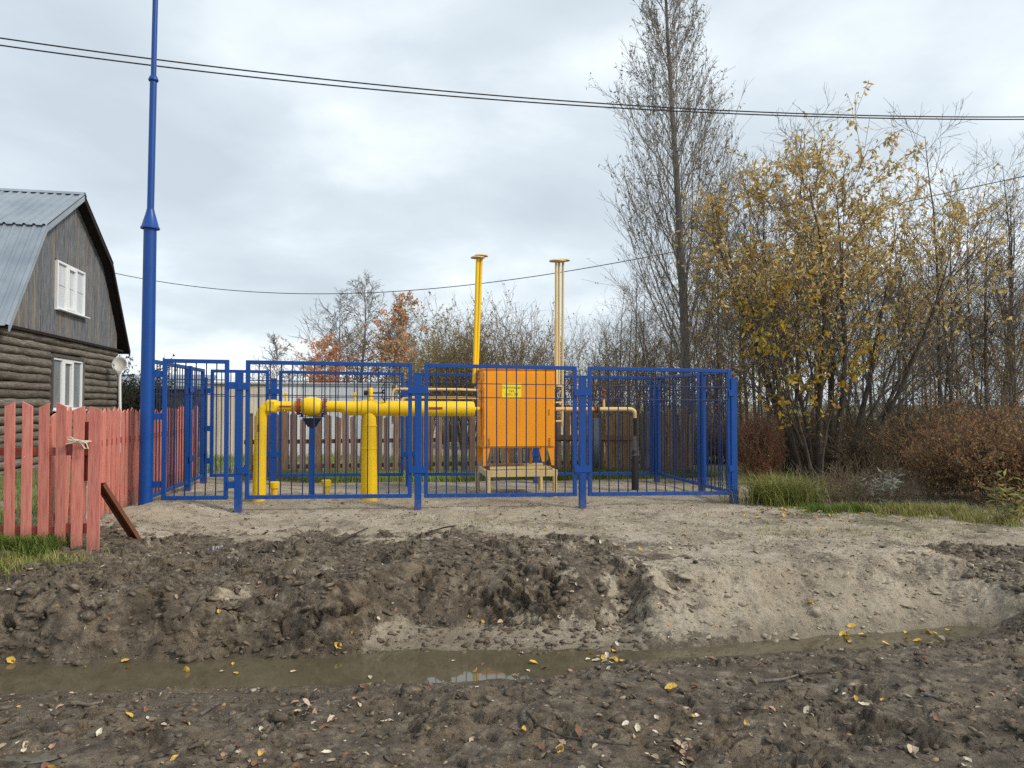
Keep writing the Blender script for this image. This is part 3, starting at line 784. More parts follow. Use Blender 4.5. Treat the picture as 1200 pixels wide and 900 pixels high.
# ------------------------------------------------------------------ tall blue mast
B = E(0, 0)
mast = thing('lightning_mast', 'tall stepped blue steel mast at the corner by the gate', 'mast', (B.x, B.y, 0))
zb = gz(B.x, B.y) - 0.3
mast.rotation_euler = (0, 0.005, 0)
MB().tube([(0, 0, zb), (0.0, 0, 4.08)], [0.096, 0.086], 24).build('lower_tube', M['blue'], mast, True)
cone = MB().tube([(0, 0, 4.08), (0, 0, 4.10), (0, 0, 4.11), (0, 0, 4.33), (0, 0, 4.36)], [0.128, 0.128, 0.118, 0.056, 0.052], 24)
cone.build('collar_cone', M['blue'], mast, True)
MB().tube([(0, 0, 4.30), (0.01, 0, 6.22)], 0.047, 16).build('middle_tube', M['blue'], mast, True)
MB().tube([(0.01, 0, 6.20), (0.01, 0, 6.215), (0.01, 0, 6.22), (0.01, 0, 6.27), (0.01, 0, 6.28)], [0.062, 0.07, 0.07, 0.05, 0.04], 16).build('coupling', M['blue'], mast, True)
MB().tube([(0.01, 0, 6.25), (0.03, 0, 9.2)], 0.037, 12).build('upper_tube', M['blue'], mast, True)
MB().tube([(0.03, 0, 9.2), (0.03, 0, 10.6)], [0.012, 0.006], 8).build('rod', M['blue'], mast, True)

# ------------------------------------------------------------------ gas pipework (axes s,t,z of the enclosure)
TP = 0.85
TC = 1.25                                  # front of the cabinet
def sp(px, t=TP): return s_of(px, t)
pipe = thing('gas_pipeline', 'thick yellow gas pipe with ball valve running along the enclosure', 'pipe', E(0, 0), RZ)
s_r, s_c = sp(306), sp(433)
ZP1, ZP2 = 1.555, 1.525
def ell(p0, p1, p2, n=7):
    p0, p1, p2 = Vector(p0), Vector(p1), Vector(p2)
    return [p0 * (1 - k / n) ** 2 + p1 * 2 * (k / n) * (1 - k / n) + p2 * (k / n) ** 2 for k in range(n + 1)]
gr = gz(*E(s_r, TP).xy); gc = gz(*E(s_c, TP).xy)
MB().tube([(s_r - 0.015, TP - 0.05, gr - 0.2), (s_r, TP, 1.30)], [0.105, 0.088], 24).build('riser', M['yellow'], pipe, True)
MB().tube([(s_r, TP, 1.29)] + ell((s_r, TP, 1.33), (s_r, TP, ZP1), (s_r + 0.16, TP, ZP1)) + [(s_r + 0.2, TP, ZP1)], 0.089, 24).build('elbow', M['yellow'], pipe, True)
MB().box((s_r + 0.16, TP, ZP1 + 0.005), (0.17, 0.20, 0.20)).build('insulating_joint', M['yellow'], pipe, True, bevel=0.03)
s_v = sp(365)
MB().tube([(s_r + 0.2, TP, ZP1), (sp(349.5), TP, ZP1)], 0.080, 24).build('inlet_pipe', M['yellow'], pipe, True)
n = 12; bl = [(s_v - 0.17, 0.085)] + [(s_v - 0.155 * math.cos(math.pi * k / n), 0.085 + 0.065 * math.sin(math.pi * k / n) ** 0.8) for k in range(n + 1)] + [(s_v + 0.17, 0.085)]
MB().tube([(a, TP, ZP1) for a, r in bl], [r for a, r in bl], 28).build('ball_valve', M['yellow'], pipe, True)
for q in (349.8, 381):
    for k, off in enumerate((-0.011, 0.011)):
        MB().tube([(sp(q) + off - 0.009, TP, ZP1), (sp(q) + off + 0.009, TP, ZP1)], 0.132, 24).build('flange', M['flange_red'], pipe, True)
    for k in range(8):
        a = 2 * math.pi * k / 8
        MB().tube([(sp(q) - 0.035, TP + 0.11 * math.cos(a), ZP1 + 0.11 * math.sin(a)), (sp(q) + 0.035, TP + 0.11 * math.cos(a), ZP1 + 0.11 * math.sin(a))], 0.010, 6).build('bolt', M['rust'], pipe)
s_red = sp(403)
MB().tube([(sp(382), TP, ZP1), (s_red - 0.06, TP, ZP1), (s_red + 0.06, TP, ZP2), (s_c + 0.02, TP, ZP2)], [0.088, 0.088, 0.112, 0.112], 24).build('reducer', M['yellow'], pipe, True)
MB().tube([(s_c - 0.13, TP, ZP2), (s_c - 0.11, TP, ZP2), (s_c + 0.11, TP, ZP2), (s_c + 0.13, TP, ZP2)], [0.112, 0.128, 0.128, 0.112], 24).build('tee', M['yellow'], pipe, True)
MB().tube([(s_c, TP, gc - 0.2), (s_c, TP, 0.9), (s_c, TP, ZP2)], [0.135, 0.118, 0.105], 28).build('column', M['yellow'], pipe, True)
for z in (1.24, 0.88): MB().tube([(s_c, TP, z), (s_c, TP, z + 0.02)], 0.119 if z > 1 else 0.125, 28).build('weld_ring', M['yellow'], pipe, True)
s_e = sp(556)
MB().tube([(s_c + 0.1, TP, ZP2), (s_e - 0.04, TP, ZP2 - 0.01), (s_e - 0.01, TP, ZP2 - 0.01), (s_e, TP, ZP2 - 0.01)], [0.121, 0.121, 0.112, 0.085], 28).build('main_pipe', M['yellow'], pipe, True)
MB().tube([(s_e - 0.02, TP, ZP2 - 0.01), (s_e + 0.03, TP + 0.02, ZP2 - 0.01), (s_of(562, TC + 0.3), TC + 0.3, ZP2 - 0.01), (s_of(568, TC + 0.3), TC + 0.3, ZP2 - 0.01)], 0.032, 12).build('outlet_stub', M['yellow'], pipe, True)
# painted arrows on the pipe
for a, b_, z, r in ((328, 342, ZP1, 0.082), (502, 518, ZP2, 0.1225)):
    me = MB()
    for k in range(-1, 2):
        a0 = math.pi + k * 0.11
        me.add([(sp(x_), TP + math.cos(a1) * r, z - 0.0 + math.sin(a1) * r) for x_ in (a, b_) for a1 in (a0 - 0.055, a0 + 0.055)], [(0, 1, 3, 2)])
    me.build('red_marking', M['flange_red'], pipe)
MB().add([(s_r - 0.035 + i * 0.03, TP - 0.094, 1.17 + j * 0.11) for j in (0, 1) for i in (0, 1)], [(0, 1, 3, 2)]).build('red_marking', M['flange_red'], pipe)
# valve on the tee with its handwheel
MB().tube([(s_c + 0.02, TP, ZP2 + 0.10), (s_c + 0.02, TP, ZP2 + 0.16), (s_c + 0.02, TP, ZP2 + 0.17), (s_c + 0.02, TP, ZP2 + 0.30), (s_c + 0.02, TP, ZP2 + 0.33)], [0.05, 0.05, 0.032, 0.04, 0.02], 14).build('valve_body', M['yellow'], pipe, True)
hz = ZP2 + 0.245; sw = sp(451)
MB().tube([(s_c - 0.05, TP, hz), (sw + 0.01, TP, hz)], 0.014, 10).build('spindle', M['black'], pipe, True)
MB().tube([(s_c - 0.09, TP, hz), (s_c - 0.035, TP, hz)], 0.04, 12).build('spindle_nut', M['black'], pipe, True)
hw = MB()
ring = [(sw + 0.0, TP + 0.165 * math.cos(2 * math.pi * k / 28), hz + 0.165 * math.sin(2 * math.pi * k / 28)) for k in range(29)]
hw.tube(ring, 0.011, 8, False)
for k in range(5):
    a = 2 * math.pi * k / 5 + 0.3
    hw.tube([(sw - 0.03, TP, hz), (sw - 0.05, TP + 0.08 * math.cos(a), hz + 0.08 * math.sin(a)), (sw, TP + 0.165 * math.cos(a), hz + 0.165 * math.sin(a))], 0.008, 6)
hw.build('handwheel', M['black'], pipe, True)
# two thin pulse lines to the cabinet
TC = 1.25                                  # front of the cabinet
for (p0, zt) in ((460, 1.835), (470.5, 1.70)):
    s0 = sp(p0)
    MB().tube([(s0, TP, ZP2 + 0.1)] + ell((s0, TP, zt - 0.09), (s0, TP, zt), (s0 + 0.09, TP, zt)) + [(sp(540), TP + 0.02, zt - 0.005), (sp(569), TP + 0.55, zt - 0.01)], 0.021, 10).build('pulse_line', M['cream'], pipe, True)
# small vertical stubs with taps
for p0 in (335, 416):
    s0 = sp(p0)
    MB().tube([(s0, TP, 1.6), (s0, TP, 1.74)], 0.014, 8).build('gauge_stub', M['yellow'], pipe, True)
    MB().box((s0, TP, 1.75), (0.05, 0.035, 0.05)).build('tap', M['yellow'], pipe, bevel=0.008)

sup = thing('pipe_support', 'blue support post with a flared cradle under the ball valve', 'support', E(0, 0), RZ)
ss = sp(366); g0 = gz(*E(ss, TP).xy)
MB().box((ss, TP, (g0 - 0.2 + 1.24) / 2), (0.085, 0.085, 1.24 - g0 + 0.2)).build('post', M['blue'], sup, bevel=0.004)
m = MB()
top = [(ss + i * 0.145, TP + j * 0.09, 1.375) for i, j in ((-1, -1), (1, -1), (1, 1), (-1, 1))]
low = [(ss + i * 0.095, TP + j * 0.07, 1.29) for i, j in ((-1, -1), (1, -1), (1, 1), (-1, 1))]
bot = [(ss + i * 0.060, TP + j * 0.06, 1.235) for i, j in ((-1, -1), (1, -1), (1, 1), (-1, 1))]
m.add(bot + low + top, [(3, 2, 1, 0), (8, 9, 10, 11)] + [(k, (k + 1) % 4, 4 + (k + 1) % 4, 4 + k) for k in range(4)] + [(4 + k, 4 + (k + 1) % 4, 8 + (k + 1) % 4, 8 + k) for k in range(4)])
m.build('cradle', M['navy'], sup)
MB().box((ss, TP, 1.395), (0.40, 0.06, 0.012)).build('bearing_plate', M['blue_dark'], sup)
for i in (-1, 1):
    MB().box((ss + i * 0.16, TP, 1.43), (0.03, 0.06, 0.06)).build('clip', M['blue_dark'], sup)

for px, lab in ((322.5, 'short yellow pipe stub in the ground beside the riser'), (383, 'short yellow capped stub in the ground right of the support post')):
    s0 = sp(px, 1.05); p = E(s0, 1.05); g0 = gz(p.x, p.y)
    o = thing('ground_stub', lab, 'pipe stub', (p.x, p.y, g0), RZ, 'yellow stubs by the pipe')
    MB().tube([(0, 0, -0.15), (0, 0, 0.17)], 0.055, 16).build('stub', M['yellow'], o, True)
    MB().tube([(0, 0, 0.12), (0, 0, 0.125), (0, 0, 0.215), (0, 0, 0.225)], [0.055, 0.078, 0.078, 0.06], 16).build('cap', M['yellow'], o, True)

# ------------------------------------------------------------------ cabinet on its stand
sc0, sc1 = s_of(566, TC), s_of(650, TC)
zc1, zc0 = z_of(433, 5, TC), z_of(525, 5, TC)
DEP = 0.85
cab = thing('gas_cabinet', 'orange steel gas regulator cabinet with a yellow warning plate', 'cabinet', E(0, 0), RZ)
sm = (sc0 + sc1) / 2; wd = sc1 - sc0
MB().box((sm, TC + DEP / 2, (zc0 + zc1) / 2), (wd, DEP, zc1 - zc0)).build('body', M['orange'], cab, bevel=0.006)
dr = MB().box((sm, TC - 0.009, (zc0 + zc1) / 2 - 0.012), (wd - 0.03, 0.018, zc1 - zc0 - 0.07)).build('door', M['orange'], cab, bevel=0.005)
for zz in (0.2, 0.8):
    MB().tube([(sc0 + 0.012, TC - 0.022, zc0 + (zc1 - zc0) * zz - 0.05), (sc0 + 0.012, TC - 0.022, zc0 + (zc1 - zc0) * zz + 0.05)], 0.011, 8).build('hinge', M['orange'], dr, True)
MB().box((sc1 - 0.09, TC - 0.026, (zc0 + zc1) / 2 - 0.05), (0.02, 0.018, 0.10)).build('handle', M['orange'], dr, bevel=0.003)
MB().box((sm, TC + DEP / 2, zc1 + 0.011), (wd + 0.03, DEP + 0.04, 0.022)).build('roof', M['orange'], cab, bevel=0.004)
MB().box((sm + wd * 0.40, TC + 0.02, zc1 + 0.028), (wd * 0.2, 0.10, 0.012)).build('roof_flashing', M['cream'], cab)
pl = MB().box((s_of(599.5, TC - 0.03), TC - 0.0215, z_of(457.5, 5, TC)), (0.335, 0.007, 0.235)).build('warning_plate', M['plate_yellow'], cab)
px0 = s_of(599.5, TC - 0.03); pz0 = z_of(457.5, 5, TC)
def lettering(body, size, s, t_, z, parent):
    cu = bpy.data.curves.new('lettering', 'FONT')
    cu.body = body; cu.size = size; cu.align_x = 'CENTER'; cu.align_y = 'CENTER'; cu.extrude = 0.0008
    ob = bpy.data.objects.new('tmp', cu); COL.objects.link(ob)
    me = bpy.data.meshes.new_from_object(ob.evaluated_get(bpy.context.evaluated_depsgraph_get()))
    bpy.data.objects.remove(ob)
    me.materials.clear(); me.materials.append(M['letter_red'])
    return link('lettering', me, parent, (s, t_, z), (math.pi / 2, 0, 0))
lettering('Огнеопасно', 0.056, px0, TC - 0.0262, pz0 + 0.048, pl)
lettering('газ', 0.060, px0, TC - 0.0262, pz0 - 0.008, pl)
lettering('тел.: 04', 0.066, px0, TC - 0.0262, pz0 - 0.066, pl)
# round vent holes at the foot of the doors
for k, q in ((0, sc0 + 0.10), (1, sc1 - 0.10)):
    for j in range(3):
        ring = [(q + 0.016 * math.cos(2 * math.pi * i / 12), TC - 0.020, zc0 + 0.05 + j * 0.045 + 0.019 * math.sin(2 * math.pi * i / 12)) for i in range(13)]
        MB().tube(ring, 0.0035, 5, False).build('vent_ring', M['rust'], cab, True)
zs = z_of(546, 5, TC)
m = MB()
for (a0, a1, b0, b1) in ((sc0 + 0.005, sc0 + 0.125, sc0 + 0.005, sc0 + 0.06), (sc1 - 0.125, sc1 - 0.005, sc1 - 0.05, sc1 - 0.005)):
    for tt in (TC + 0.01, TC + DEP - 0.03):
        MB().add([(a0, tt, zc0), (a1, tt, zc0), (b1, tt, zs), (b0, tt, zs), (a0, tt + 0.02, zc0), (a1, tt + 0.02, zc0), (b1, tt + 0.02, zs), (b0, tt + 0.02, zs)],
                 [(0, 1, 2, 3), (7, 6, 5, 4), (0, 4, 5, 1), (1, 5, 6, 2), (2, 6, 7, 3), (3, 7, 4, 0)]).build('foot', M['orange'], cab)
for q in (595, 622):
    MB().tube([(s_of(q, TC + 0.3), TC + 0.3, zc0 + 0.01), (s_of(q, TC + 0.3), TC + 0.3, zs)], 0.024, 10).build('drain_pipe', M['orange'], cab, True)
MB().box((sc0 - 0.012, TC + 0.45, (zc0 + zc1) / 2), (0.02, 0.55, 1.0)).build('side_panel', M['orange'], cab, bevel=0.004)

st = thing('steel_stand', 'cream painted steel stand carrying the orange cabinet', 'stand', E(0, 0), RZ)
s0, s1 = s_of(569, TC - 0.05), s_of(653, TC - 0.05); t0, t1 = TC - 0.05, TC + DEP + 0.05
zf = z_of(551, 5, TC)
MB().box(((s0 + s1) / 2, t0, zf - 0.055), (s1 - s0, 0.06, 0.11)).build('front_beam', M['cream'], st, bevel=0.004)
MB().box(((s0 + s1) / 2, t1, zf - 0.055), (s1 - s0, 0.06, 0.11)).build('rear_beam', M['cream'], st, bevel=0.004)
for s in (s0 + 0.031, s1 - 0.031):
    MB().box((s, (t0 + t1) / 2, zf - 0.05), (0.06, t1 - t0 - 0.062, 0.10)).build('side_beam', M['cream'], st, bevel=0.004)
MB().box(((s0 + s1) / 2, t0 + 0.12, zf + 0.028), (s1 - s0 - 0.18, 0.05, 0.05)).build('cross_bar', M['cream'], st, bevel=0.004)
MB().box(((s0 + s1) / 2, t1 - 0.15, zf + 0.028), (s1 - s0 - 0.18, 0.05, 0.05)).build('cross_bar', M['cream'], st, bevel=0.004)
MB().box(((s0 + s1) / 2, (t0 + t1) / 2 + 0.02, zf + 0.004), (s1 - s0 - 0.1, t1 - t0 - 0.25, 0.008)).build('tray', M['rust'], st)
for s, tt in ((s0 + 0.045, t0), (s1 - 0.045, t0), (s0 - 0.02, t1), (s1 - 0.1, t1)):
    p = E(s, tt); g0 = gz(p.x, p.y)
    MB().tube([(s, tt, g0 - 0.15), (s, tt, zf - 0.10)], 0.04, 16).build('leg', M['cream'], st, True)

# ------------------------------------------------------------------ vent stacks
def cap(m, s, tt, z, r):
    m.tube([(s, tt, z - 0.05), (s, tt, z - 0.006)], 0.02, 8)
    m.tube([(s, tt, z - 0.018), (s, tt, z - 0.012), (s, tt, z + 0.002), (s, tt, z + 0.012)], [r, r, r * 0.9, r * 0.3], 20)
TV = TC + 0.5
vs = thing('vent_stack', 'pair of tall yellow vent pipes with flat caps left of the cabinet', 'vent pipe', E(0, 0), RZ)
for k, (pb, pt, z) in enumerate(((555.5, 559.5, z_of(303, 4.5, TV)), (559, 564.5, z_of(299.5, 4.5, TV)))):
    sb, stp = s_of(pb, TV), s_of(pt, TV); tt = TV + 0.1 * k
    o = MB().tube([(sb, tt, z_of(450, 4.5, TV) + 0.04 * k), (stp, tt, z)], 0.031, 14).build('pipe', M['yellow'], vs, True)
    c = MB(); cap(c, stp, tt, z + 0.05, 0.125); c.build('cap', M['cream'], vs, True)
for z in (zc1 - 0.12, zc1 - 0.3):
    MB().tube([(s_of(556, TV), TV + 0.04, z), (sc0 + 0.02, TV + 0.04, z)], 0.018, 8).build('branch', M['cream'], vs, True)
vs = thing('vent_stack', 'three tall cream vent pipes with flat caps behind the cabinet', 'vent pipe', E(0, 0), RZ)
TV2 = TC + 0.75
for k, (pb, pt, z, zlow, r) in enumerate(((651.5, 652, z_of(306, 5.5, TV2), 1.95, 0.024), (655, 655.5, z_of(304.5, 5.5, TV2), 1.95, 0.024), (658.8, 660, z_of(302, 5.5, TV2), z_of(500, 5.5, TV2), 0.024))):
    tt = TV2 + 0.12 * k
    MB().tube([(s_of(pb, tt), tt, zlow), (s_of(pt, tt), tt, z)], r, 12).build('pipe', M['cream'], vs, True)
    c = MB(); cap(c, s_of(pt, tt), tt, z + 0.05, 0.13); c.build('cap', M['cream'], vs, True)
MB().tube([(s_of(652, TV2), TV2, 1.93), (s_of(652, TV2), TV2, 3.15)], 0.034, 12).build('sleeve', M['cream'], vs, True)
for z in (1.92, 1.62, 1.28):
    MB().tube([(sc1 - 0.02, TV2, z), (s_of(659, TV2 + 0.24), TV2 + 0.24, z)], 0.016, 8).build('branch', M['cream'], vs, True)

# ------------------------------------------------------------------ outlet pipe on the right
M['grey_band'] = paint('grey_sealing_tape', (0.10, 0.10, 0.10), 0.7, (0.45, 0.43, 0.40), 0.8)
TO = TC + 0.55
op = thing('outlet_pipe', 'thin cream gas pipe leaving the cabinet and bending into a black riser', 'pipe', E(0, 0), RZ)
so, se = sc1 - 0.02, s_of(744.5, TO)
zo = z_of(479.5, 6, TO)
MB().tube([(so, TO, zo), (se - 0.12, TO, zo)] + ell((se - 0.12, TO, zo), (se, TO, zo), (se, TO, zo - 0.12)) + [(se, TO, zo - 0.16)], 0.036, 16).build('pipe', M['cream'], op, True)
pe = E(se, TO); g0 = gz(pe.x, pe.y)
MB().tube([(se, TO, zo - 0.16), (se, TO, 0.75)], 0.040, 14).build('black_riser', M['black'], op, True)
MB().tube([(se - 0.01, TO, g0 - 0.1), (se - 0.01, TO, 0.74), (se, TO, 0.78)], [0.066, 0.062, 0.045], 16).build('sleeve', M['black'], op, True)
MB().tube([(se - 0.005, TO, 0.66), (se, TO, 0.80), (se, TO, 1.02)], [0.070, 0.055, 0.0415], 14).build('sealing_band', M['grey_band'], op, True)
sf = s_of(699, TO)
for off in (-0.022, 0.022):
    MB().tube([(sf + off - 0.014, TO, zo), (sf + off + 0.014, TO, zo)], 0.075, 18).build('flange', M['rust'], op, True)
for k in range(4):
    a = math.pi / 4 + k * math.pi / 2
    MB().tube([(sf - 0.06, TO + 0.055 * math.cos(a), zo + 0.055 * math.sin(a)), (sf + 0.06, TO + 0.055 * math.cos(a), zo + 0.055 * math.sin(a))], 0.009, 6).build('bolt', M['rust'], op)
sv = s_of(707.5, TO)
MB().tube([(sv, TO, zo), (sv, TO, zo + 0.22)], 0.022, 10).build('branch', M['cream'], op, True)
MB().tube([(sv, TO, zo + 0.20), (sv, TO, zo + 0.21), (sv, TO, zo + 0.24), (sv, TO, zo + 0.25), (sv, TO, zo + 0.31), (sv, TO, zo + 0.32), (sv, TO, zo + 0.35), (sv, TO, zo + 0.36)], [0.02, 0.05, 0.05, 0.03, 0.03, 0.05, 0.04, 0.015], 12).build('relief_valve', M['rust'], op, True)
# ------------------------------------------------------------------ log house with gambrel roof
HA = math.atan(0.2)
# local axes: x along the ridge (towards the viewer's right, out of the gable), y along the gable (away), z up
HC = Vector((-11.47, 19.84, 0))
house = thing('log_house', 'weathered log house with boarded gable and grey metal gambrel roof', 'house', HC, HA)
HW, HLEN, ZW = 3.8, 8.5, 3.25
HL = 4.2           # half width, length, height of the log walls
EH, KH = 4.25, 2.40                     # half widths of roof at eave and knee
ZE, ZK, ZR = 3.2, 5.66, 7.0
def roof_z(y):
    y = abs(y)
    return ZR - (ZR - ZK) * y / KH if y < KH else ZK - (ZK - ZE) * (y - KH) / (EH - KH)
WIN = {'low': (-1.32, 0.74, 1.44, 2.73), 'up': (-1.08, 0.86, 3.93, 5.14)}
# logs of the gable wall, cut by the window
nl = 17; pitch = (ZW - 0.02) / nl
rl = random.Random(3)
def log(y0, y1, z, x=0.0, along='y', nm='log'):
    r = pitch * 0.525 * rl.uniform(0.90, 1.10)
    L = y1 - y0; n = max(3, int(L / 0.5))
    pts = [(y0 + L * k / n, rl.uniform(-0.014, 0.014), rl.uniform(-0.012, 0.012)) for k in range(n + 1)]
    m = MB().tube(pts, [r * rl.uniform(0.90, 1.07) for _ in pts], 12)
    rot = (0, 0, math.pi / 2) if along == 'y' else (0, 0, 0)
    loc = (x, 0, z) if along == 'y' else (0, x, z)
    return m.build(nm, M['log'], house, True, loc=loc, rot=rot)
wl = WIN['low']
for i in range(nl):
    z = pitch * (i + 0.5)
    if wl[2] - 0.05 < z < wl[3] + 0.06:
        log(-HL - 0.25, wl[0] - 0.07, z); log(wl[1] + 0.07, HW + 0.02, z)
    else:
        log(-HL - 0.25, HW + 0.02, z)
for i in range(nl):                      # the long walls
    z = pitch * (i + 0.5) + pitch * 0.45
    if i < nl - 1:
        log(-HLEN, -0.08, z, -HL, 'x'); log(-HLEN, -0.02, z, HW, 'x')
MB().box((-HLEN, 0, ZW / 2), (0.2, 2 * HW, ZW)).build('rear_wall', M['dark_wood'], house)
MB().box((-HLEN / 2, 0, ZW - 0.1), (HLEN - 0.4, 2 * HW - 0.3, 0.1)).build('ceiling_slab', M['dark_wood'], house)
# gable boards
nb = 58; bw = (HW + HL) / nb
for i in range(nb):
    y0, y1 = -HL + i * bw + 0.003, -HL + (i + 1) * bw - 0.003
    ym = (y0 + y1) / 2
    pieces = [(ZW + 0.02, None)]
    wu = WIN['up']
    if wu[0] - 0.02 < ym < wu[1] + 0.02: pieces = [(ZW + 0.02, wu[2] - 0.02), (wu[3] + 0.02, None)]
    for z0, z1 in pieces:
        if z1 is None:
            za_, zb_ = roof_z(y0) - 0.06, roof_z(y1) - 0.06
        else:
            za_ = zb_ = z1
        if max(za_, zb_) - z0 < 0.04: continue
        za_, zb_ = max(za_, z0 + 0.01), max(zb_, z0 + 0.01)
        zmid = z0
        poly = [(y0 - ym, 0), (y1 - ym, 0), (y1 - ym, zb_ - zmid), (y0 - ym, za_ - zmid)]
        Mx = Matrix(((0, 0, 1, 0), (1, 0, 0, 0), (0, 1, 0, 0), (0, 0, 0, 1)))
        MB().prism(poly, Mx, 0.03).build('gable_board', M['gable'], house, loc=(0.03 + rl.uniform(0, 0.012), ym, zmid))
MB().box((0.09, 0, ZW - 0.02), (0.16, 2 * HL + 0.0, 0.07)).build('drip_board', M['dark_wood'], house, bevel=0.005)
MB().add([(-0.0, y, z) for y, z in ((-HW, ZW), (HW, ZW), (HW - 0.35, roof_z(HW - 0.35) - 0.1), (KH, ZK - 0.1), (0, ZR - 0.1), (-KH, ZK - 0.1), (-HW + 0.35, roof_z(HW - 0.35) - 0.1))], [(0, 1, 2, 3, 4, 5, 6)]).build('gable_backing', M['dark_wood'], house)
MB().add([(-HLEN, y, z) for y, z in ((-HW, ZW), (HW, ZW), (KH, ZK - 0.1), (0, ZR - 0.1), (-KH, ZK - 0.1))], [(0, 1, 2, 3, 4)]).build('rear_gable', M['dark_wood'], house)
# windows
def window(key, curtain, x=0.055):
    a, b, z0, z1 = WIN[key]
    fr = MB(); fw = 0.058; th = 0.09
    fr.box((x, (a + b) / 2, z1 - fw / 2), (th, b - a, fw)); fr.box((x, (a + b) / 2, z0 + fw / 2), (th, b - a, fw))
    n = 3; wdt = (b - a) / n
    for k in range(n + 1):
        y = a + wdt * k
        y = min(max(y, a + fw / 2), b - fw / 2)
        fr.box((x + 0.002, y, (z0 + z1) / 2), (th, fw if k in (0, 3) else 0.085, z1 - z0 - 2 * fw))
    # opening middle sash
    y0, y1 = a + wdt + 0.05, a + 2 * wdt - 0.05
    w = fr.build('window', M['white'], house, bevel=0.006)
    s = MB()
    for (yy, zz, sy, sz) in (((y0 + y1) / 2, z1 - fw - 0.03, y1 - y0, 0.06), ((y0 + y1) / 2, z0 + fw + 0.03, y1 - y0, 0.06), (y0 + 0.03, (z0 + z1) / 2, 0.06, z1 - z0 - 2 * fw - 0.12), (y1 - 0.03, (z0 + z1) / 2, 0.06, z1 - z0 - 2 * fw - 0.12)):
        s.box((x + 0.012, yy, zz), (0.09, sy, sz))
    s.build('sash', M['white'], w, bevel=0.005)
    for k in range(n):
        ya, yb = a + wdt * k, a + wdt * (k + 1)
        MB().box((x - 0.01, (ya + yb) / 2, (z0 + z1) / 2), (0.012, yb - ya - 0.08, z1 - z0 - 0.12)).build('pane', M['curtain' if curtain else 'curtain_grey'], w)
        if curtain:
            MB().box((x + 0.0, (ya + yb) / 2, z0 + (z1 - z0) * 0.52), (0.014, yb - ya - 0.08, 0.022)).build('curtain_hem', M['dish'], w)
    MB().box((x + 0.07, (a + b) / 2 + 0.02, z0 - 0.012), (0.15, b - a + 0.16, 0.03)).build('sill', M['white'], w, bevel=0.004)
window('up', True); window('low', False)
a, b, z0, z1 = WIN['low']
for (yy, zz, sy, sz) in ((a - 0.035, (z0 + z1) / 2, 0.07, z1 - z0 + 0.16), (b + 0.035, (z0 + z1) / 2, 0.07, z1 - z0 + 0.16), ((a + b) / 2, z1 + 0.045, b - a, 0.08)):
    MB().box((0.07, yy, zz), (0.12, sy, sz)).build('window_casing', M['grey_wood'], house, bevel=0.004)
# roof: ribbed sheets on four slopes
OV = 0.32
def sheet(y0, z0, y1, z1, side, i, wdt, xa):
    """one ribbed sheet, from lower edge (y0,z0) to upper edge (y1,z1)"""
    L = math.hypot(y1 - y0, z1 - z0)
    nr = 5; p = wdt / nr; prof = []
    for k in range(nr):
        prof += [(k * p, 0), (k * p + p * 0.62, 0), (k * p + p * 0.70, 0.034), (k * p + p * 0.92, 0.034)]
    prof.append((wdt, 0)); prof = [(x * 1.012, h) for x, h in prof]
    n_ = Vector((0, -(z1 - z0), (y1 - y0))).normalized()
    if n_.z < 0: n_ = -n_
    vs = []
    for (y, z) in ((y0, z0), (y1, z1)):
        for x, h in prof: vs.append((xa + x, y + n_.y * (h + 0.03), z + n_.z * (h + 0.03)))
    q = len(prof)
    m = MB().add(vs, [(k, k + 1, q + k + 1, q + k) for k in range(q - 1)])
    o = m.build('roof_sheet', M['roof'], house)
    sm_ = o.modifiers.new('thick', 'SOLIDIFY'); sm_.thickness = 0.006; sm_.offset = 0
ns = 9; xa0 = -HLEN - 0.3; wdt = (OV - xa0) / ns
for i in range(ns):
    for sg in (-1, 1):
        sheet(sg * (EH + 0.02), ZE - 0.02, sg * (KH - 0.02), ZK + 0.03, sg, i, wdt, xa0 + i * wdt)
        sheet(sg * (KH + 0.09), ZK - 0.01, sg * 0.0, ZR + 0.02, sg, i, wdt, xa0 + i * wdt)
rp = [(-0.16, -0.07), (0, 0.03), (0.16, -0.07)]
MB().add([(x, y, ZR + 0.085 + z) for x in (xa0, OV + 0.02) for y, z in rp], [(0, 1, 4, 3), (1, 2, 5, 4)]).build('ridge_cap', M['roof'], house)
# soffit boards and barge boards
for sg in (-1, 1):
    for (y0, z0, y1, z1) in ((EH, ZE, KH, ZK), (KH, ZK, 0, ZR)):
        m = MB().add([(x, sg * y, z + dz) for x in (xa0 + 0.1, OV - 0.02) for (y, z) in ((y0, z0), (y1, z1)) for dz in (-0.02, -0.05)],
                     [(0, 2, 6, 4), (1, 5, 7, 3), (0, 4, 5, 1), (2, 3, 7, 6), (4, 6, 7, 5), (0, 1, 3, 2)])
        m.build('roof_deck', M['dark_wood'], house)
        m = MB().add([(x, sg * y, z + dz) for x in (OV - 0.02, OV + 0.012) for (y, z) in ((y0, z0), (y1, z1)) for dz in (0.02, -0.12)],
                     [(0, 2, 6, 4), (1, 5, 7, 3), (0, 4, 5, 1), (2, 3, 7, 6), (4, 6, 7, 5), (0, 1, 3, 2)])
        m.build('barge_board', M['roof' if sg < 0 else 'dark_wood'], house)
# white corner pipe
MB().tube([(0.16, HW + 0.06, 0.1), (0.17, HW + 0.05, 1.1), (0.14, HW + 0.07, 2.2), (0.16, HW + 0.05, 3.1)], 0.045, 10).build('corner_pipe', M['white'], house, True)
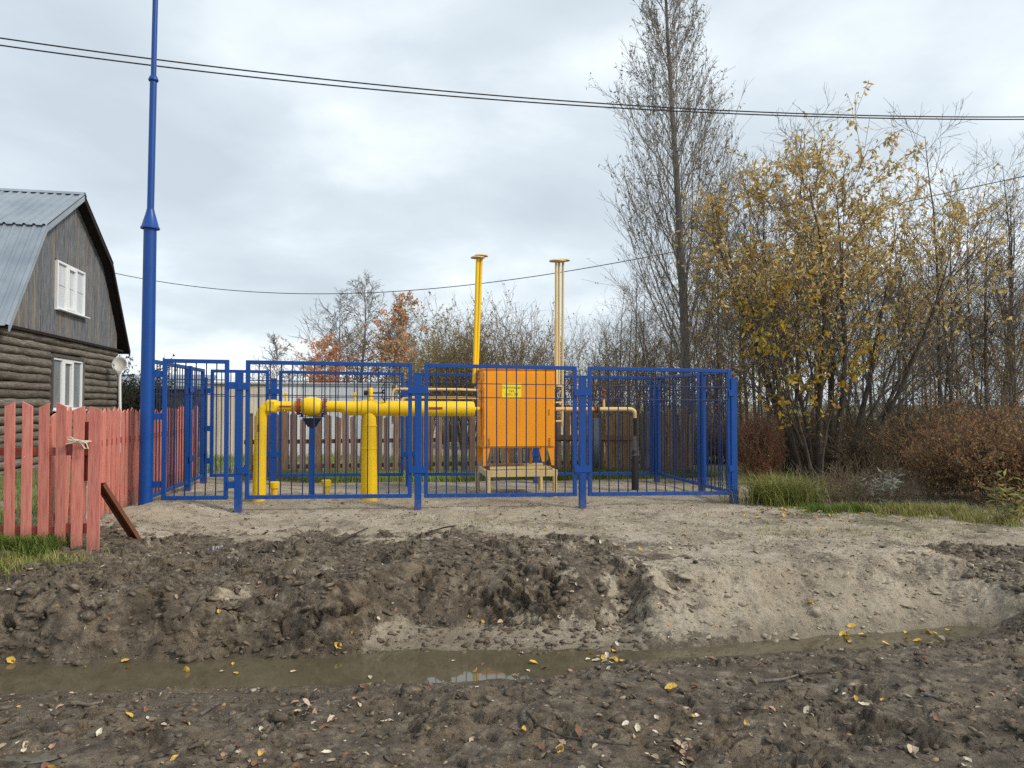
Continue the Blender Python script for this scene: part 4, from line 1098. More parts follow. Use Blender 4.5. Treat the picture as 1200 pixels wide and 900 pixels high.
# satellite dish beside the far corner
dp = at(141, 428, 22.6)
dish = thing('satellite_dish', 'round pale satellite dish at the corner of the log house', 'satellite dish', dp, 0)
prof = [(0.21 * k / 6, 0.11 * (k / 6) ** 2) for k in range(7)]
m = MB(); n = 28; vs = []
for r, h in prof:
    for k in range(n): vs.append((r * math.cos(2 * math.pi * k / n), -h, r * 1.08 * math.sin(2 * math.pi * k / n)))
m.add(vs, [(i * n + k, i * n + (k + 1) % n, (i + 1) * n + (k + 1) % n, (i + 1) * n + k) for i in range(6) for k in range(n)])
d = m.build('reflector', M['dish'], dish, True, rot=(R(-14), 0, R(14)))
d.modifiers.new('thick', 'SOLIDIFY').thickness = 0.01
MB().tube([(0, -0.05, -0.30), (0.04, -0.42, -0.12), (0.04, -0.46, -0.02)], 0.012, 8).build('feed_arm', M['dish'], dish, True)
MB().tube([(0.04, -0.42, -0.02), (0.04, -0.50, 0.02)], 0.03, 10).build('feed_horn', M['dish'], dish, True)
MB().tube([(0, 0.06, 0), (-0.05, 0.12, -0.24), (-0.34, 0.16, -0.24)], 0.02, 8).build('wall_arm', M['white'], dish, True)

# small grey outbuilding far behind the house corner
ob = thing('outbuilding', 'low grey outbuilding with sloping roof behind the house corner', 'shed', (-14.6, 31.0, 0), HA)
MB().box((0, 0, 1.1), (4.0, 3, 2.2)).build('wall', M['grey_wood'], ob)
MB().box((0, 0, 2.5), (4.5, 3.6, 0.12), Matrix.Rotation(R(9), 3, 'X')).build('roof', M['roof'], ob)

# ------------------------------------------------------------------ red picket fences
rr = random.Random(11)
def picket_mesh(w, h, cut, th=0.022, mat='red_wood', point=False):
    """board with a slanted or pointed top"""
    if point: poly = [(-w / 2, 0), (w / 2, 0), (w / 2, h - cut), (0.0, h), (-w / 2, h - cut)]
    elif cut > 0: poly = [(-w / 2, 0), (w / 2, 0), (w / 2, h), (-w / 2, h - cut)]
    else: poly = [(-w / 2, 0), (w / 2, 0), (w / 2, h + cut), (-w / 2, h)]
    Mx = Matrix(((1, 0, 0, 0), (0, 0, 1, 0), (0, 1, 0, 0), (0, 0, 0, 1)))
    return MB().prism(poly, Mx, th).mesh('picket', M[mat])
FY = 8.0
rfence = thing('picket_fence', 'red picket fence along the front of the grassy yard', 'fence', (-4.4, FY, 0), 0)
PX = [13, 32.5, 52.5, 72]
xs_f = [(p - 600) / F * FY for p in PX]
x = xs_f[0]
while x > -7.6:
    x -= 0.178; xs_f.insert(0, x)
zb0 = 0.13
ma, mb_ = picket_mesh(0.101, 1.48, 0.045), picket_mesh(0.101, 1.49, -0.05)
for i, x in enumerate(xs_f):
    k = len(xs_f) - 1 - i
    o = link('picket', mb_ if k % 2 == 0 else ma, rfence, (x + 4.4, rr.uniform(-0.004, 0.004), zb0 + rr.uniform(-0.01, 0.02)), (rr.uniform(-0.012, 0.012), rr.uniform(-0.012, 0.012), 0))
for z in (0.28, 1.10):
    MB().box(((-7.7 - 4.66) / 2 + 4.4, 0.046, z), (3.0, 0.04, 0.085)).build('rail', M['red_rail'], rfence, bevel=0.004)
for x in (-7.4, -5.55):
    MB().box((x + 4.4, 0.11, 0.55), (0.09, 0.08, 1.7)).build('post', M['red_rail'], rfence, bevel=0.005)
wk = thing('picket_gate', 'last two red pickets hung as a gate leaf tied with white rope', 'gate', (-4.45, FY, 0), 0)
for px, h, cut in ((91.5, 1.47, 0.04), (111.5, 1.50, -0.03)):
    w = 0.112 if px < 100 else 0.125
    link('picket', picket_mesh(w, h, cut), wk, ((px - 600) / F * FY + 4.45, -0.012 if px > 100 else 0, 0.105 if px < 100 else 0.07), (0, 0.006, 0))
for z in (0.30, 1.12):
    MB().box((-0.055, 0.046, z), (0.32, 0.04, 0.12 if z > 1 else 0.10)).build('rail', M['red_rail'], wk, bevel=0.004)
MB().box((-0.01, 0.085, 1.10), (0.09, 0.03, 0.62)).build('brace', M['red_rail'], wk, bevel=0.004)
# rope
rp0 = at(91, 517, FY - 0.02)
rope = thing('rope', 'pale rope tied in a bow round a red picket', 'rope', rp0, 0)
def loop(pts, r=0.008): return MB().tube(pts, r, 6)
loop([(-0.075, 0.03, 0.01), (-0.06, -0.02, 0.012), (0, -0.028, 0.016), (0.06, -0.02, 0.0), (0.11, -0.01, 0.0), (0.14, 0.02, -0.005)], 0.010).build('turn', M['rope'], rope, True)
loop([(-0.075, 0.03, -0.01), (-0.06, -0.02, -0.012), (0, -0.03, -0.004), (0.06, -0.02, -0.014), (0.12, -0.02, -0.01)], 0.010).build('turn', M['rope'], rope, True)
loop([(0.0, -0.03, 0), (-0.04, -0.05, 0.045), (-0.085, -0.04, 0.04), (-0.07, -0.045, 0.015), (0, -0.03, 0)], 0.007).build('bow', M['rope'], rope, True)
loop([(0.0, -0.03, 0), (0.05, -0.05, 0.01), (0.12, -0.05, -0.02), (0.135, -0.045, -0.075), (0.10, -0.045, -0.07), (0.06, -0.04, -0.02), (0, -0.03, 0)], 0.007).build('bow', M['rope'], rope, True)
loop([(0.0, -0.03, 0), (-0.05, -0.04, -0.02), (-0.10, -0.035, -0.028)], 0.006).build('end', M['rope'], rope, True)
hose = thing('hanging_hose', 'pale thin cord hanging down behind the tied gate picket', 'cord', at(97, 530, FY + 0.12), 0)
MB().tube([(0, 0, 0), (0.01, 0, -0.15), (0.045, 0.01, -0.38), (0.05, 0, -0.6), (0.042, 0, -0.68), (0.055, 0, -0.72)], 0.014, 8).build('cord', M['rope'], hose, True)

sfence = thing('picket_fence', 'leaning red picket fence running back past the blue mast', 'fence', (-5.0, 8.25, 0), 0)
x0, y0 = -4.90, 8.25
n = 36; stp = 0.205
ang = math.atan2(0.19, 1.0) + math.pi / 2
pm = [picket_mesh(0.118, 1.40, 0.05, 0.02, 'red_wood', True), picket_mesh(0.11, 1.36, 0.04), picket_mesh(0.115, 1.38, -0.04)]
for i in range(n):
    dd = i * stp
    x, y = x0 - 0.187 * dd, y0 + 0.982 * dd
    lean = 0.05 + 0.03 * math.sin(i * 0.35) + rr.uniform(-0.012, 0.012)
    link('picket', pm[0] if i % 3 else rr.choice(pm[1:]), sfence, (x + 5.0 - 0.03, y - 8.25, 0.14 + rr.uniform(-0.02, 0.03)), (0, lean, ang + rr.uniform(-0.03, 0.03)))
for z, dxx in ((0.36, -0.035), (1.10, 0.0)):
    MB().beam((x0 + 5.0 - 0.055 + dxx, 0, z), (x0 - 0.187 * n * stp + 5.0 - 0.055 + dxx, 0.982 * n * stp, z), 0.035, 0.08).build('rail', M['red_rail'], sfence, bevel=0.004)
for dd in (0.1, 2.4, 4.8, 7.2):
    MB().box((x0 - 0.187 * dd + 5.0 - 0.13, 0.982 * dd, 0.6), (0.09, 0.09, 1.5)).build('post', M['red_rail'], sfence, bevel=0.005)
# leaning rusty strut
q0 = at(119, 566, 8.25); q1 = at(163, 634, 8.75)
m = MB(); dv = (Vector(q1) - Vector(q0)); dl = dv.length
strut = thing('steel_strut', 'rusty steel channel leaning on the end of the red fence', 'strut', q1, 0)
MB().beam(q0 - q1, (0, 0, 0.0), 0.012, 0.10, (0.3, -0.6, 0.7)).build('web', M['rust'], strut)
dn = dv.normalized(); aa = dn.cross(Vector((0.3, -0.6, 0.7))).normalized(); bb = aa.cross(dn)
for sgn in (-1, 1):
    o_ = bb * (0.05 * sgn) + aa * 0.022
    MB().beam(q0 - q1 + o_, Vector((0, 0, 0)) + o_, 0.045, 0.008, bb).build('edge', M['rust'], strut)

# ------------------------------------------------------------------ brown picket fence behind the enclosure
TB = 5.05
bfence = thing('picket_fence', 'old brown picket fence behind the blue enclosure', 'fence', E(0, TB), RZ)
sA, sB = s_of(292, TB), s_of(812, TB)
s = sA; i = 0
pmb = {}
for mat in ('brown_wood', 'tan_wood', 'grey_wood'):
    pmb[mat] = [picket_mesh(w, h, c, 0.022, mat, p) for w, h, c, p in ((0.13, 1.36, 0.09, True), (0.12, 1.30, 0.06, False), (0.14, 1.40, 0.10, True), (0.125, 1.33, -0.05, False))]
while s < sB:
    px = s
    right = s > s_of(655, TB)
    if right: mat = rr.choice(['tan_wood'] * 4 + ['brown_wood', 'grey_wood'])
    elif s_of(498, TB) < s < s_of(560, TB): mat = rr.choice(['grey_wood', 'brown_wood', 'brown_wood'])
    else: mat = 'brown_wood'
    p = E(s, TB); g0 = gz(p.x, p.y)
    link('picket', rr.choice(pmb[mat]), bfence, (s, 0, 0.06 + rr.uniform(-0.04, 0.04)), (0, rr.uniform(-0.03, 0.03), 0), (1.18 if right else 1, 1, rr.uniform(0.95, 1.03)))
    s += (0.160 if right else 0.178) + rr.uniform(-0.012, 0.012); i += 1
for z in (0.28, 0.80):
    MB().beam((sA - 0.1, 0.05, z), ((sA + sB) / 2, 0.05, z + 0.02), 0.04, 0.09).build('rail', M['brown_rail'], bfence, bevel=0.004)
    MB().beam(((sA + sB) / 2, 0.05, z + 0.02), (sB, 0.05, z), 0.04, 0.09).build('rail', M['brown_rail'], bfence, bevel=0.004)
MB().beam((s_of(650, TB), -0.03, 0.86), (s_of(740, TB), -0.03, 0.83), 0.03, 0.11).build('rail', M['tan_wood'], bfence, bevel=0.004)
for s in (sA, sA + 2.6, sA + 5.2, sB - 0.1):
    MB().box((s, 0.12, 0.6), (0.11, 0.11, 1.6)).build('post', M['grey_wood'], bfence, bevel=0.006)
# blue grey slate sheet leaning on it
sl = thing('slate_sheet', 'narrow blue grey slate sheet leaning on the brown fence', 'sheet', E(s_of(701, TB - 0.15), TB - 0.15), RZ)
m = MB(); nn = 12
vs = [(-0.10 + 0.20 * k / nn, 0.006 * math.cos(k * math.pi) + (0.10 if zz else 0), zz) for zz in (0.12, 1.28) for k in range(nn + 1)]
m.add(vs, [(k, k + 1, nn + 2 + k, nn + 1 + k) for k in range(nn)])
o = m.build('sheet', paint('slate_grey', (0.17, 0.19, 0.23), 0.8), sl, True); o.modifiers.new('thick', 'SOLIDIFY').thickness = 0.008

# ------------------------------------------------------------------ long pale shed beyond the brown fence
TS = 11.5
shd = thing('metal_shed', 'long low pale sheet metal shed beyond the brown fence', 'shed', E(0, TS), RZ)
sA, sB = s_of(243, TS), s_of(459, TS)
npn = 6; w = (sB - sA) / npn
for k in range(npn):
    mm = MB(); nr = 8; vs = []
    for zz in (0.0, 2.18):
        for j in range(nr + 1):
            vs += [(-w / 2 + w * j / nr, 0.0, zz)] + ([(-w / 2 + w * (j + 0.5) / nr, 0.006, zz), (-w / 2 + w * (j + 0.92) / nr, 0.0, zz)] if j < nr else [])
    q = len(vs) // 2
    mm.add(vs, [(a, a + 1, q + a + 1, q + a) for a in range(q - 1)])
    o = mm.build('wall_panel', M['creamsheet' if k < 2 else 'pale'], shd, loc=(sA + w * (k + 0.5), 0.004 * (k % 2), 0), scale=(0.996, 1, 1))
MB().box(((sA + sB) / 2, 2.0, 1.08), (sB - sA - 0.02, 3.94, 2.12)).build('rear_wall', M['pale'], shd)
MB().box(((sA + sB) / 2, 1.95, 2.21), (sB - sA + 0.06, 4.05, 0.04), Matrix.Rotation(R(0.5), 3, 'X')).build('roof', M['dish'], shd)

# ------------------------------------------------------------------ overhead cables
def cable(name, label, pts, r, group=None):
    """smooth curve through (px, py, Y)"""
    P = [at(*p) for p in pts]
    x = np.array([p.x for p in P]); deg = min(3, len(P) - 1)
    cy, cz = np.polyfit(x, [p.y for p in P], min(1, deg)), np.polyfit(x, [p.z for p in P], deg if len(P) > 3 else 2)
    xx = np.linspace(x[0], x[-1], 60)
    o = MB().tube([(a, np.polyval(cy, a), np.polyval(cz, a)) for a in xx], r, 8).build(name, M['cable'], None, True)
    return tag(o, label, 'cable', group)
YL, YR = 12.0, 15.2
def yl(px): return 1 / ((1 - px / 1200) / YL + (px / 1200) / YR)
def power(off, lab):
    base = [(0, 44.5), (184, 70), (400, 95), (600, 113), (740, 124), (900, 131.5), (1200, 137)] if off == 0 else [(0, 53), (184, 77.5), (400, 101), (600, 118), (740, 128), (900, 134.5), (1200, 140)]
    P = [at(px, py, yl(px)) for px, py in base]
    x = np.array([p.x for p in P]); cz = np.polyfit(x, [p.z for p in P], 3); cy = np.polyfit(x, [p.y for p in P], 1)
    xx = np.linspace(-16, 18, 90)
    xc = np.clip(xx, x[0], x[-1])
    dz = np.polyval(np.polyder(cz), xc)
    zz = np.polyval(cz, xc) + dz * (xx - xc)
    o = MB().tube([(a, np.polyval(cy, a), z) for a, z in zip(xx, zz)], 0.0125, 8).build('overhead_cable', M['cable'], None, True)
    tag(o, lab, 'cable', 'pair of overhead power cables')
power(0, 'upper of the two black power cables crossing the sky')
power(1, 'lower of the two black power cables crossing the sky')
P = [at(px, py, Y) for px, py, Y in ((131, 320, 22.5), (260, 338, 22.0), (400, 343.5, 21.5), (560, 333, 20.9), (700, 312, 20.4), (900, 272, 19.4), (1115, 226, 18.2), (1200, 208, 17.6), (1330, 178, 16.8))]
x = np.array([p.x for p in P]); cz = np.polyfit(x, [p.z for p in P], 4); cy = np.polyfit(x, [p.y for p in P], 2)
xx = np.linspace(x[0], x[-1], 90)
o = MB().tube([(a, np.polyval(cy, a), np.polyval(cz, a)) for a in xx], 0.011, 6).build('overhead_cable', M['cable'], None, True)
tag(o, 'single thin sagging cable from the house roof to the trees', 'cable')
# ------------------------------------------------------------------ vegetation
def nrmz(v): return v / (np.linalg.norm(v, axis=-1, keepdims=True) + 1e-9)
def grow(seed, trunks, spec):
    """trunks: list of (p, d, L, r). spec: per level dict(seg, wig, up, tap, kids, start, ang, asd, len, lsd, rr, shape)"""
    rg = np.random.RandomState(seed)
    polys = []                      # (pts, radii, level)
    cur = [(np.array(p, float), nrmz(np.array(d, float)), L, r) for p, d, L, r in trunks]
    for lev, S_ in enumerate(spec):
        nxt = []
        for p, d, L, r in cur:
            n = S_['seg']; st = L / n
            pts = [p]; dirs = [d]
            for k in range(n):
                d = nrmz(d + rg.normal(0, S_['wig'], 3) + np.array([0, 0, S_['up']]))
                p = p + d * st
                pts.append(p); dirs.append(d)
            pts = np.array(pts); fr = np.linspace(0, 1, n + 1)
            rad = np.maximum(r * (1 - S_['tap'] * fr), S_.get('rmin', 0.003))
            polys.append((pts, rad, lev))
            if lev + 1 < len(spec):
                C = spec[lev + 1]
                nk = max(0, int(round(S_['kids'] * rg.uniform(0.75, 1.25))))
                az = rg.uniform(0, 6.28)
                for j in range(nk):
                    f = S_['start'] + (1 - S_['start']) * ((j + rg.rand()) / nk)
                    q = f * n; k = min(int(q), n - 1); w = q - k
                    pp = pts[k] * (1 - w) + pts[k + 1] * w
                    dd = dirs[k + 1]
                    az += 2.4 + rg.normal(0, 0.4)
                    a = np.array([0.0, 0, 1]) if abs(dd[2]) < 0.9 else np.array([1.0, 0, 0])
                    u = nrmz(np.cross(dd, a)); v = np.cross(dd, u)
                    th = R(max(5, rg.normal(C['ang'], C['asd'])))
                    cd = dd * math.cos(th) + (u * math.cos(az) + v * math.sin(az)) * math.sin(th)
                    sh = C['shape'](f)
                    cl = L * C['len'] * sh * max(0.3, rg.normal(1, C['lsd']))
                    nxt.append((pp, cd, cl, max((rad[k] * (1 - w) + rad[k + 1] * w) * C['rr'], C.get('rmin', 0.003))))
        cur = nxt
    return polys
def tubes(polys, sides):
    """mesh arrays for many polylines; sides per level"""
    V, Q = [], []; base = 0
    groups = {}
    for pts, rad, lev in polys:
        groups.setdefault((len(pts), sides[min(lev, len(sides) - 1)]), []).append((pts, rad))
    for (n, s), L in groups.items():
        P = np.array([a for a, b in L]); Rr = np.array([b for a, b in L])
        T = np.empty_like(P); T[:, 1:-1] = P[:, 2:] - P[:, :-2]; T[:, 0] = P[:, 1] - P[:, 0]; T[:, -1] = P[:, -1] - P[:, -2]
        T = nrmz(T)
        D = nrmz(P[:, -1] - P[:, 0])
        ref = np.where(np.abs(D[:, 2:3]) > 0.85, np.array([[1.0, 0.2, 0]]), np.array([[0.1, 0.2, 1.0]]))
        U = nrmz(np.cross(T, ref[:, None, :])); W = np.cross(T, U)
        a = np.arange(s) * 2 * np.pi / s
        ring = P[:, :, None, :] + Rr[:, :, None, None] * (U[:, :, None, :] * np.cos(a)[None, None, :, None] + W[:, :, None, :] * np.sin(a)[None, None, :, None])
        m = len(L)
        V.append(ring.reshape(-1, 3))
        idx = (np.arange(m) * n * s)[:, None, None] + (np.arange(n - 1) * s)[None, :, None] + np.arange(s)[None, None, :]
        idn = (np.arange(m) * n * s)[:, None, None] + (np.arange(n - 1) * s)[None, :, None] + ((np.arange(s) + 1) % s)[None, None, :]
        Q.append(np.stack([idx, idn, idn + s, idx + s], -1).reshape(-1, 4) + base)
        base += m * n * s
    return np.concatenate(V), np.concatenate(Q)
def leaves(rg, pos, size, aspect, pal, droop=0.4, dirs=None, bend=0.25):
    """folded leaf blades: 2 quads each"""
    n = len(pos)
    d = rg.normal(0, 1, (n, 3)); d[:, 2] -= droop; d = nrmz(d)
    if dirs is not None: d = nrmz(d * 0.6 + dirs)
    s = nrmz(np.cross(d, rg.normal(0, 1, (n, 3)))); nn = np.cross(d, s)
    L = (size * rg.uniform(0.5, 1.45, n))[:, None]; w = L * aspect
    p0 = pos; p1 = pos + d * L * 0.5 + s * w * 0.5 + nn * L * bend * 0.3; p2 = pos + d * L + nn * L * -bend * 0.4; p3 = pos + d * L * 0.5 - s * w * 0.5 + nn * L * bend * 0.3
    pm = pos + d * L * 0.5
    V = np.stack([p0, p1, p2, p3, pm], 1).reshape(-1, 3)
    b = (np.arange(n) * 5)[:, None]
    T = np.concatenate([b + np.array([[0, 1, 4]]), b + np.array([[1, 2, 4]]), b + np.array([[0, 4, 3]]), b + np.array([[4, 2, 3]])])
    pal = np.array(pal); c = pal[rg.randint(0, len(pal), n)] * rg.uniform(0.75, 1.25, (n, 1))
    return V, T, np.repeat(c, 5, 0)
def leafmesh(name, *a, **k):
    V, T, c = leaves(*a, **k)
    return npmesh(name, V, None, M['leaf'], False, c, T)
def twigpts(rg, polys, levels, n, f0=0.2, keep=None):
    L = [(p, r) for p, r, l in polys if l in levels]
    w = np.array([np.linalg.norm(p[-1] - p[0]) for p, r in L]); w /= w.sum()
    ch = rg.choice(len(L), n, p=w); out_ = []; dd = []
    for c in ch:
        p = L[c][0]; f = (f0 + (1 - f0) * rg.rand()) * (len(p) - 1); k = min(int(f), len(p) - 2)
        out_.append(p[k] + (p[k + 1] - p[k]) * (f - k)); dd.append(nrmz(p[k + 1] - p[k]))
    out_ = np.array(out_); dd = np.array(dd)
    if keep is not None:
        m = keep(out_); out_, dd = out_[m], dd[m]
    return out_, dd
one = lambda f: 1.0
def make_tree(name, label, cat, polys, loc, sides, leaf=None, bark='bark', twig='bark', split=1, group=None, rz=0, sc=1.0, crown='crown', pin=True):
    o = thing(name, label, cat, loc, rz, group)
    o.scale = (sc, sc, sc)
    tr = [p for p in polys if p[2] < split]; br = [p for p in polys if p[2] >= split]
    if tr: link('trunk', npmesh('trunk', *tubes(tr, sides), M[bark]), o)
    if br: link('branches', npmesh('branches', *tubes(br, sides), M[twig]), o)
    if leaf is not None: link(crown, leaf, o)
    return o
def copy_tree(o, label, loc, rz, sc, group=None, cat=None):
    c = o.copy(); COL.objects.link(c)
    c.location = loc; c.rotation_euler = (0, 0, rz); c.scale = (sc[0], sc[0], sc[1]) if hasattr(sc, '__len__') else (sc, sc, sc)
    tag(c, label, cat, group)
    for ch in [q for q in bpy.data.objects if q.parent == o]:
        d = ch.copy(); COL.objects.link(d); d.parent = c
    return c

rg = np.random.RandomState(2)
# --- tall narrow willow behind the enclosure
tp = at(806, 430, 18.5)
spec = [dict(seg=26, wig=0.014, up=0.02, tap=0.94, kids=70, start=0.14),
        dict(seg=9, wig=0.04, up=0.075, tap=0.88, kids=15, start=0.18, ang=31, asd=5, len=0.335, lsd=0.12, rr=0.22, shape=lambda f: 1.0 - 0.92 * f, rmin=0.007),
        dict(seg=5, wig=0.06, up=0.07, tap=0.75, kids=7, start=0.2, ang=24, asd=7, len=0.38, lsd=0.25, rr=0.5, shape=lambda f: 1.0 - 0.5 * f, rmin=0.0042),
        dict(seg=3, wig=0.08, up=0.04, tap=0.6, kids=0, start=0.2, ang=24, asd=8, len=0.5, lsd=0.3, rr=0.6, shape=lambda f: 1.0 - 0.4 * f, rmin=0.0032)]
pl = grow(21, [((0, 0, -0.2), (-0.012, 0.0, 1), 14.6, 0.135)], spec)
p, d = twigpts(rg, pl, (2, 3), 8500, 0.5)
hz_ = p[:, 2]; keep = rg.rand(len(p)) < np.clip(0.25 + 0.09 * (hz_ - 3), 0.12, 1.0)
lm = leafmesh('crown', rg, p[keep], np.full(keep.sum(), 0.085), 0.34, [(0.22, 0.21, 0.17), (0.30, 0.28, 0.22), (0.17, 0.155, 0.115), (0.34, 0.28, 0.17)], 0.9)
make_tree('willow_tree', 'tall narrow nearly bare willow rising above the blue fence', 'tree', pl, (tp.x, tp.y, 0), [9, 5, 3, 3], lm, 'bark_grey', 'bark_pale')

# --- golden many-stemmed willow on the right
gp = at(958, 560, 15.8)
spec = [dict(seg=14, wig=0.045, up=0.045, tap=0.88, kids=15, start=0.25),
        dict(seg=8, wig=0.07, up=0.05, tap=0.85, kids=9, start=0.25, ang=36, asd=10, len=0.36, lsd=0.2, rr=0.45, shape=lambda f: 1.1 - 0.6 * f, rmin=0.007),
        dict(seg=4, wig=0.10, up=0.03, tap=0.7, kids=3, start=0.2, ang=34, asd=12, len=0.42, lsd=0.3, rr=0.55, shape=one, rmin=0.0045),
        dict(seg=3, wig=0.12, up=0.0, tap=0.6, kids=0, start=0.2, ang=32, asd=12, len=0.5, lsd=0.3, rr=0.6, shape=one, rmin=0.0035)]
stems = []
for k, (dxp, ax, ay, L, r) in enumerate([(-0.1, -0.30, 0.05, 7.2, 0.075), (0.0, -0.13, -0.10, 8.0, 0.085), (0.10, 0.01, 0.06, 8.1, 0.09), (0.16, 0.11, -0.05, 8.2, 0.085),
                                          (0.26, 0.24, 0.08, 7.9, 0.08), (0.34, 0.38, 0.0, 7.2, 0.07), (-0.2, -0.20, 0.18, 6.8, 0.06), (0.2, 0.50, 0.15, 6.0, 0.055), (0.05, -0.42, -0.05, 6.0, 0.055), (0.15, 0.18, 0.2, 7.8, 0.07), (-0.1, -0.36, 0.1, 7.4, 0.06), (0.0, -0.07, 0.15, 7.8, 0.06), (0.3, 0.31, -0.1, 7.6, 0.06)]):
    stems.append(((dxp * 1.6, ay * 0.8, -0.2), (ax * (1.7 if ax > 0 else 1.1), ay, 1), L * 0.775, r * 0.9))
pl = grow(33, stems, spec)
def clump(p, sd, sc, th): return (fbm(p[:, 0] + p[:, 1] * 0.7, p[:, 2] + p[:, 1] * 0.4, sc, 3, sd) + rg.normal(0, 0.10, len(p))) > th
p, d = twigpts(rg, pl, (1, 2, 3), 80000, 0.2)
dens = np.clip(-0.30 + 0.20 * p[:, 2] - 0.10 * np.maximum(p[:, 0] - 1.0, 0) - 0.12 * np.maximum(-0.9 - p[:, 0], 0), 0.05, 0.8)
keep = clump(p, 5, 0.85, -0.03) & (rg.rand(len(p)) < dens)
V1 = p[keep]
lm = leafmesh('crown', rg, V1, np.full(len(V1), 0.098), 0.44,
              [(0.76, 0.56, 0.22), (0.68, 0.50, 0.20), (0.60, 0.46, 0.19), (0.52, 0.42, 0.17), (0.80, 0.55, 0.19), (0.44, 0.33, 0.16)], 0.5)
make_tree('willow_tree', 'many stemmed willow with thinning golden leaves right of the enclosure', 'tree', pl, (gp.x, gp.y, 0), [8, 5, 3, 3], lm, 'bark', 'bark_grey')

# --- young yellow tree in front of the golden willow (low bright leaves)
spec_y = [dict(seg=10, wig=0.06, up=0.03, tap=0.85, kids=11, start=0.25),
          dict(seg=6, wig=0.09, up=0.03, tap=0.8, kids=6, start=0.25, ang=42, asd=10, len=0.42, lsd=0.2, rr=0.5, shape=lambda f: 1.1 - 0.5 * f, rmin=0.006),
          dict(seg=3, wig=0.12, up=0.0, tap=0.6, kids=0, start=0.2, ang=38, asd=12, len=0.5, lsd=0.3, rr=0.6, shape=one, rmin=0.004)]
yp = at(955, 575, 14.4)
pl = grow(41, [((0, 0, -0.1), (-0.12, 0, 1), 3.7, 0.035), ((0.1, 0, -0.1), (0.25, 0.1, 1), 3.4, 0.03), ((-0.1, 0.1, -0.1), (-0.35, 0, 1), 3.0, 0.03)], spec_y)
p, d = twigpts(rg, pl, (1, 2), 2600, 0.3); keep = clump(p, 9, 0.7, 0.05); p = p[keep]
lm = leafmesh('crown', rg, p, np.full(len(p), 0.105), 0.5, [(0.55, 0.36, 0.05), (0.50, 0.28, 0.04), (0.38, 0.30, 0.06), (0.25, 0.24, 0.06)], 0.6)
make_tree('young_tree', 'slender young tree with bright yellow leaves before the golden willow', 'tree', pl, (yp.x, yp.y, 0), [6, 4, 3], lm)

# --- prototypes of thin bare trees of the wood
def pole_tree(seed, H, r, kids, lean=0.03):
    sp_ = [dict(seg=14, wig=0.025, up=0.02, tap=0.9, kids=kids, start=0.22),
           dict(seg=6, wig=0.07, up=0.05, tap=0.85, kids=8, start=0.2, ang=40, asd=9, len=0.24, lsd=0.25, rr=0.4, shape=lambda f: 1.15 - 0.75 * f, rmin=0.006),
           dict(seg=3, wig=0.10, up=0.03, tap=0.7, kids=3, start=0.2, ang=33, asd=10, len=0.42, lsd=0.3, rr=0.55, shape=one, rmin=0.0048),
           dict(seg=2, wig=0.10, up=0.0, tap=0.5, kids=0, start=0.2, ang=33, asd=10, len=0.55, lsd=0.3, rr=0.6, shape=one, rmin=0.004)]
    r_ = np.random.RandomState(seed)
    return grow(seed, [((0, 0, -0.2), (r_.normal(0, lean), r_.normal(0, lean), 1), H, r)], sp_)
def stool(seed, nst, L, r, spread, kids=7, kids2=4):
    r_ = np.random.RandomState(seed); st = []
    for k in range(nst):
        a = r_.uniform(0, 6.28); q = spread * r_.rand() ** 0.6
        st.append(((0.5 * q * math.cos(a), 0.5 * q * math.sin(a), -0.1), (q * math.cos(a), q * math.sin(a), 1), L * r_.uniform(0.6, 1.05), r * r_.uniform(0.7, 1.2)))
    sp_ = [dict(seg=7, wig=0.06, up=0.02, tap=0.85, kids=kids, start=0.2),
           dict(seg=4, wig=0.09, up=0.04, tap=0.8, kids=kids2, start=0.2, ang=36, asd=10, len=0.36, lsd=0.3, rr=0.5, shape=lambda f: 1.1 - 0.5 * f, rmin=0.0045),
           dict(seg=2, wig=0.12, up=0.0, tap=0.5, kids=0, start=0.2, ang=36, asd=12, len=0.45, lsd=0.3, rr=0.6, shape=one, rmin=0.0038)]
    return grow(seed, st, sp_)
OCHRE = [(0.52, 0.34, 0.12), (0.42, 0.27, 0.10), (0.60, 0.38, 0.12), (0.30, 0.20, 0.09)]
rw = random.Random(9)
WOOD = 'thin bare tree in the wood behind the enclosure'
wood_protos = []
for k, (H, r, kd, nl) in enumerate(((10.5, 0.085, 24, 1500), (9.0, 0.06, 20, 500), (11.5, 0.09, 26, 0), (8.0, 0.05, 18, 1900), (9.8, 0.07, 22, 200))):
    pl = pole_tree(100 + k, H, r, kd)
    lm = None
    if nl:
        p, d = twigpts(rg, pl, (2, 3), nl, 0.3, lambda q: clump(q, 20 + k, 1.3, 0.0))
        lm = leafmesh('crown', rg, p, np.full(len(p), 0.085), 0.5, OCHRE, 0.4)
    wood_protos.append((pl, lm))
spots = []
